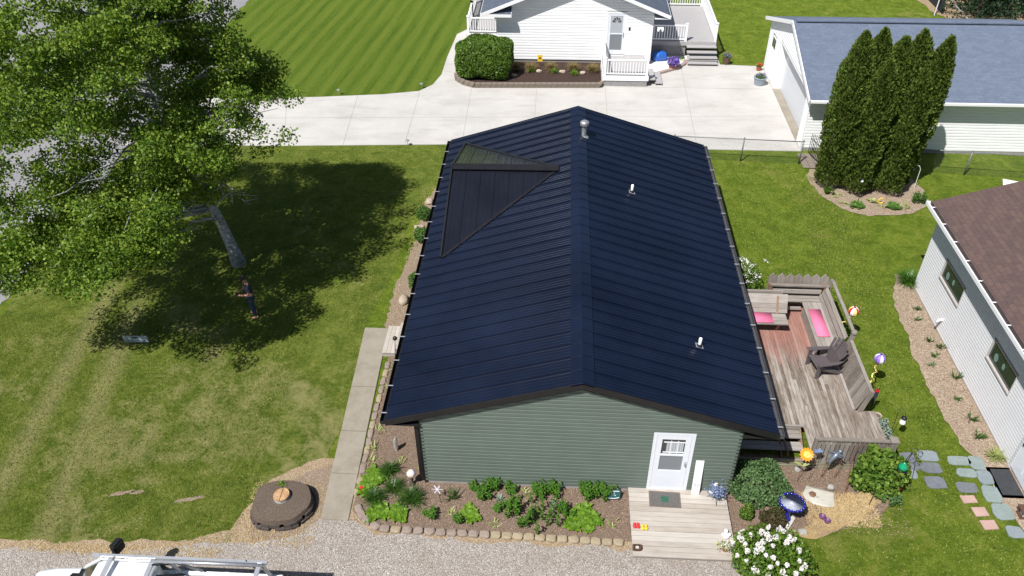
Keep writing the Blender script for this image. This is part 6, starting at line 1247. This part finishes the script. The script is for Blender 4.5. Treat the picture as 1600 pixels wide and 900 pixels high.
# yard sign under tree
t_ = thing('yard_sign', 'pale rectangular yard sign facing up in the tree\'s shade', 'sign', (-9.6, 4.6, 0)); T = Matrix.Translation((-9.6, 4.6, .42)) @ Matrix.Rotation(.0, 4, 'Z') @ Matrix.Rotation(.45, 4, 'X')
mb = MB(); mb.add([T @ Vector(v) for v in ((-.45, -.0, -.13), (.33, 0, -.13), (.45, 0, .13), (-.33, 0, .13), (-.45, .012, -.13), (.33, .012, -.13), (.45, .012, .13), (-.33, .012, .13))][:8], [(0, 1, 2, 3), (7, 6, 5, 4), (0, 4, 5, 1), (1, 5, 6, 2), (2, 6, 7, 3), (3, 7, 4, 0)])
bpy.data.objects.remove(t_)
t_ = thing('yard_sign', 'pale rectangular yard sign in the shade of the big tree', 'sign', (-9.6, 4.6, 0)); T = Matrix.Translation((-9.62, 4.75, .28)) @ Matrix.Rotation(.04, 4, 'Z')
MB().box(-.38, -.006, -.12, .38, .006, .13, T).build('panel', 'sign_blue', t_); mb = MB(); mb.box(-.1, -.010, .03, .06, -.007, .09, T); mb.box(-.3, -.010, -.08, .28, -.007, -.06, T); mb.build('marking', 'navy', t_)
for s in (-1, 1): MB().tube([T @ Vector((s*.3, .01, -.15)), (-9.62+s*.3, 4.77, 0)], .006, 5).build('stake', 'galv', t_)
# ------------------------------------------------------------ PICKUP TRUCK (mostly below the frame)
tk = thing('pickup_truck', 'white pickup truck with an aluminium ladder rack at the bottom left', 'truck', (-5.4, -4.5, 0))
x0, x1, yc, hw = -8.15, -2.55, -4.5, .95
def loft(mb, secs):
    """secs: list of (x, halfwidth, z0, z1, crown)"""
    n = 12; vs = []
    for (x, w_, z0, z1, r) in secs:
        ring = [(-w_, z0), (-w_, (z0+z1)/2), (-w_*.985, z1-r), (-w_*.95, z1-r*.35), (-w_*.85, z1), (-w_*.4, z1+.02), (w_*.4, z1+.02), (w_*.85, z1), (w_*.95, z1-r*.35), (w_*.985, z1-r), (w_, (z0+z1)/2), (w_, z0)]
        vs += [(x, yc+a, b) for a, b in ring]
    fs = [(i*n+k, i*n+(k+1) % n, (i+1)*n+(k+1) % n, (i+1)*n+k) for i in range(len(secs)-1) for k in range(n)]+[tuple(range(n-1, -1, -1)), tuple(range((len(secs)-1)*n, len(secs)*n))]
    mb.add(vs, fs)
mb = MB(); loft(mb, [(-8.15, .78, .45, .92, .1), (-8.0, .92, .4, 1.06, .12), (-7.6, .97, .38, 1.12, .12), (-6.85, .98, .38, 1.17, .12), (-6.6, .98, .38, 1.16, .1), (-4.95, .98, .38, 1.16, .06)]); body = mb.build('body', 'truck_white', tk, smooth=True)
mb = MB(); loft(mb, [(-6.3, .70, 1.15, 1.84, .1), (-6.1, .74, 1.15, 1.9, .1), (-5.2, .74, 1.15, 1.9, .1), (-5.05, .72, 1.15, 1.84, .08)]); mb.build('cab_roof', 'truck_white', tk, smooth=True)
mb = MB(); mb.add([(-6.95, yc-.86, 1.18), (-6.95, yc+.86, 1.18), (-6.28, yc+.70, 1.82), (-6.28, yc-.70, 1.82)], [(0, 3, 2, 1)]); mb.build('windshield', 'glass', tk)
for s in (-1, 1):
    mb = MB(); q = [(-6.85, yc+s*.93, 1.17), (-5.0, yc+s*.93, 1.17), (-5.08, yc+s*.745, 1.80), (-6.25, yc+s*.745, 1.80)]; mb.quad(*(q if s < 0 else q[::-1])); mb.build('side_window', 'glass', tk)
    mb = MB(); mb.beam((-6.95, yc+s*.9, 1.17), (-6.27, yc+s*.73, 1.84), .07, .05); mb.beam((-5.85, yc+s*.935, 1.17), (-5.85, yc+s*.755, 1.82), .08, .03); mb.build('pillar', 'truck_white', tk)
mb = MB(); mb.box(-7.0, yc-.8, 1.155, -6.85, yc+.86, 1.195); mb.add([(-7.25, yc+.55, 1.185), (-7.0, yc+.45, 1.19), (-6.9, yc+.75, 1.19), (-7.15, yc+.75, 1.185)], [(0, 1, 2, 3)]); mb.build('cowl', 'black_metal', tk)
mb = MB(); mb.box(-4.93, yc-.95, .55, x1, yc-.86, 1.18); mb.box(-4.93, yc+.86, .55, x1, yc+.95, 1.18); mb.box(x1-.06, yc-.86, .55, x1, yc+.86, 1.16); mb.box(-4.93, yc-.86, .55, -4.88, yc+.86, 1.18); mb.build('cargo_bed', 'truck_white', tk, bevel=.02)
MB().box(-4.88, yc-.86, .55, x1-.06, yc+.86, .62).build('bed_liner', 'rubber', tk)
tg = tk
m_ = MB(); m_.tube([(-6.55, yc+.93, 1.2), (-6.40, yc+1.22, 1.28)], .035, 8); mr = m_.build('mirror_arm', 'black_metal', tk)
T = Matrix.Translation((-6.36, yc+1.34, 1.36)) @ Matrix.Rotation(-.3, 4, 'Z'); m_ = MB(); m_.box(-.08, -.14, -.14, .1, .14, .16, T); m_.build('mirror', 'black_metal', tk, bevel=.035)
m_ = MB(); m_.box(-6.5, yc-1.25, 1.2, -6.35, yc-.97, 1.45); m_.build('mirror', 'black_metal', tk, bevel=.03)
for x in (-7.2, -3.6):
    for s in (-1, 1):
        w_ = MB(); T = Matrix.Rotation(PI/2, 4, 'X'); w_.lathe((x, yc+s*.88, .38), [(.2, -.12), (.36, -.12), (.38, -.08), (.38, .08), (.36, .12), (.2, .12)], 24, T); wo = w_.build('wheel', 'tire', tk, smooth=True); MB().lathe((x, yc+s*.88, .38), [(.2, -.1), (.21, .1)], 20, T).build('rim', 'alu', wo)
m_ = MB(); m_.box(-8.2, yc-.85, .4, -8.1, yc+.85, .6); m_.build('bumper', 'alu', tk, bevel=.02)
for s in (-1, 1): MB().box(-8.16, yc+s*.72-.12, .72, -8.08, yc+s*.72+.12, .88).build('headlight', 'glass', tk)
# ladder rack
rk = MB(); zR = 2.05
for s in (-1, 1):
    rk.beam((-6.35, yc+s*.66, zR), (-2.65, yc+s*.66, zR), .06, .06); rk.beam((-6.2, yc+s*.60, zR-.05), (-2.8, yc+s*.60, zR-.05), .03, .03)
for x in (-5.95, -5.05, -2.8): rk.beam((x, yc-.66, zR-.0), (x, yc+.66, zR-.0), .09, .05)
for x in (-4.8, -2.8):
    for s in (-1, 1): rk.beam((x, yc+s*.89, 1.18), (x, yc+s*.66, zR-.03), .06, .06)
    
for s in (-1, 1): rk.beam((-4.8, yc+s*.68, 1.95), (-4.3, yc+s*.9, 1.25), .05, .03)
rk.build('ladder_rack', 'alu', tk)
m_ = MB(); m_.tube([(-6.95, yc+.85, 1.18), (-7.05, yc+.98, 1.7)], .004, 5); m_.build('antenna', 'black_metal', tk)
m_ = MB(); m_.beam((-4.9, yc+.3, 1.95), (-4.4, yc+.5, 1.75), .05, .02); m_.beam((-5.0, yc+.45, 2.12), (-4.7, yc+.55, 2.0), .03, .02); m_.beam((-3.1, yc+.66, 2.1), (-2.9, yc+.6, 1.9), .02, .02); m_.build('tie_strap', 'black_metal', tk)
tag(MB().tube([(-5.05, yc+.54, 2.11), (-2.7, yc+.56, 2.11)], .035, 8).build('conduit', 'galv', loc=(-4, yc+.73, 2.13), smooth=True), 'speckled metal tube strapped on the truck rack', 'pipe')
# ------------------------------------------------------------ PERSON
def skin_obj(name, joints, edges, m, parent, sub=2):
    me = bpy.data.meshes.new(name); me.from_pydata([j[:3] for j in joints], edges, []); o = bpy.data.objects.new(name, me); C.objects.link(o)
    md = o.modifiers.new('s', 'SKIN'); md.use_smooth_shade = True
    for i_, v in enumerate(me.skin_vertices[0].data):
        r = joints[i_][3]; v.radius = (r, joints[i_][4] if len(joints[i_]) > 4 else r); v.use_root = (i_ == 0)
    s_ = o.modifiers.new('u', 'SUBSURF'); s_.levels = sub; s_.render_levels = sub
    dg = bpy.context.evaluated_depsgraph_get(); nm = bpy.data.meshes.new_from_object(o.evaluated_get(dg)); bpy.data.objects.remove(o)
    nm.polygons.foreach_set('use_smooth', [True]*len(nm.polygons)); nm.name = name; nm.materials.clear(); nm.materials.append(M[m]); q = bpy.data.objects.new(name, nm); C.objects.link(q); q.parent = parent
    return q
pe = thing('person', 'person in navy shirt and jeans standing in the tree shade holding a controller', 'person', (-6.42, 6.32, 0))
pe.rotation_euler = (0, 0, math.radians(210))   # local +x is forward
pe.scale = (.93, .93, .93)
J = [(0, 0, .95, .13, .17), (0, 0, 1.15, .12, .16), (.01, 0, 1.38, .12, .19), (.04, 0, 1.50, .05), (.07, 0, 1.56, .055),          # 0 pelvis..4 neck
     (.11, 0, 1.64, .085, .08), (.13, 0, 1.72, .075, .07),                                                                          # 5,6 head bowed
     (0, .1, .88, .095), (.03, .12, .50, .065), (.0, .14, .09, .045), (.14, .16, .04, .04),                                          # left leg 7-10
     (0, -.1, .88, .095), (.02, -.14, .50, .065), (-.04, -.17, .09, .045), (.10, -.21, .04, .04),                                    # right leg 11-14
     (.01, .2, 1.42, .065), (.05, .27, 1.14, .045), (.29, .12, 1.10, .03), (.36, .08, 1.11, .028),                                   # left arm 15-18
     (.01, -.2, 1.42, .065), (.05, -.27, 1.14, .045), (.29, -.12, 1.10, .03), (.36, -.08, 1.11, .028)]
Ed = [(0, 1), (1, 2), (2, 3), (3, 4), (4, 5), (5, 6), (0, 7), (7, 8), (8, 9), (9, 10), (0, 11), (11, 12), (12, 13), (13, 14), (2, 15), (15, 16), (16, 17), (17, 18), (2, 19), (19, 20), (20, 21), (21, 22)]
for hand, s in ((18, 1), (22, -1)):
    hx, hy, hz = J[hand][:3]
    for f, (dy, L) in enumerate(((.025, .06), (.008, .07), (-.009, .066), (-.025, .052))):
        b = len(J); J += [(hx+.02, hy+dy, hz, .009), (hx+.02+L*.6, hy+dy-s*.01, hz-.012, .008), (hx+.02+L*.85, hy+dy-s*.03, hz-.035, .007)]; Ed += [(hand, b), (b, b+1), (b+1, b+2)]
    b = len(J); J += [(hx-.01, hy-s*.03, hz+.02, .01), (hx+.02, hy-s*.055, hz+.03, .008)]; Ed += [(hand, b), (b, b+1)]
skin_obj('body', J, Ed, 'skin', pe)
g = lambda i_, k: (*J[i_][:3], *[r*k+.012 for r in J[i_][3:]])
sh = [g(0, 1.0), g(1, 1.0), g(2, 1.0), (.03, 0, 1.475, .07), g(15, 1.1), (.042, .252, 1.22, .072), g(19, 1.1), (.042, -.252, 1.22, .072)]
skin_obj('shirt', sh, [(0, 1), (1, 2), (2, 3), (2, 4), (4, 5), (2, 6), (6, 7)], 'navy', pe)
je = [(0, 0, .97, .14, .175), g(7, 1.0), g(8, 1.05), (.0, .14, .12, .062), g(11, 1.0), g(12, 1.05), (-.035, -.165, .12, .062)]
skin_obj('jeans', je, [(0, 1), (1, 2), (2, 3), (0, 4), (4, 5), (5, 6)], 'denim', pe)
for i_ in (9, 13):
    a = J[i_]; b = J[i_+1]; skin_obj('shoe', [(a[0], a[1], .07, .055), (b[0]+.02, b[1], .05, .05, .045), (a[0]-.05, a[1], .05, .045)], [(0, 1), (0, 2)], 'boot', pe)
def local(mb, name, m_, parent=pe):
    me = bpy.data.meshes.new(name); me.from_pydata(mb.v, [], mb.f); me.materials.append(M[m_]); me.polygons.foreach_set('use_smooth', [True]*len(me.polygons)); o = bpy.data.objects.new(name, me); C.objects.link(o); o.parent = parent; return o
T = Matrix.Rotation(.6, 4, 'Y'); mb = MB(); mb.lathe((.10, 0, 1.68), [(.098, -.03), (.105, .02), (.09, .075), (.05, .105), (.01, .115)], 16, T); local(mb, 'hair', 'hair')
mb = MB()
for s in (-1, 1): mb.ball((.205, s*.032, 1.665), .012, 6)
local(mb, 'eyes', 'hair'); mb = MB(); mb.ball((.215, 0, 1.635), .018, 6); [mb.ball((.1, s*.088, 1.65), .022, 6) for s in (-1, 1)]; local(mb, 'face_features', 'skin')
t_ = thing('remote_controller', 'small black controller held in the standing person\'s hands', 'controller', (0, 0, 0)); R3 = Matrix.Translation(pe.location) @ Matrix.Rotation(math.radians(210), 4, 'Z') @ Matrix.Scale(.93, 4)
t_.location = R3 @ Vector((.40, 0, 1.13)); mb = MB(); mb.box(.35, -.075, 1.11, .43, .075, 1.145, R3); mb.build('case', 'black_metal', t_, bevel=.008); mb = MB(); mb.box(.38, -.06, 1.15, .392, .06, 1.23, R3 ); mb.build('phone', 'frame_dark', t_)
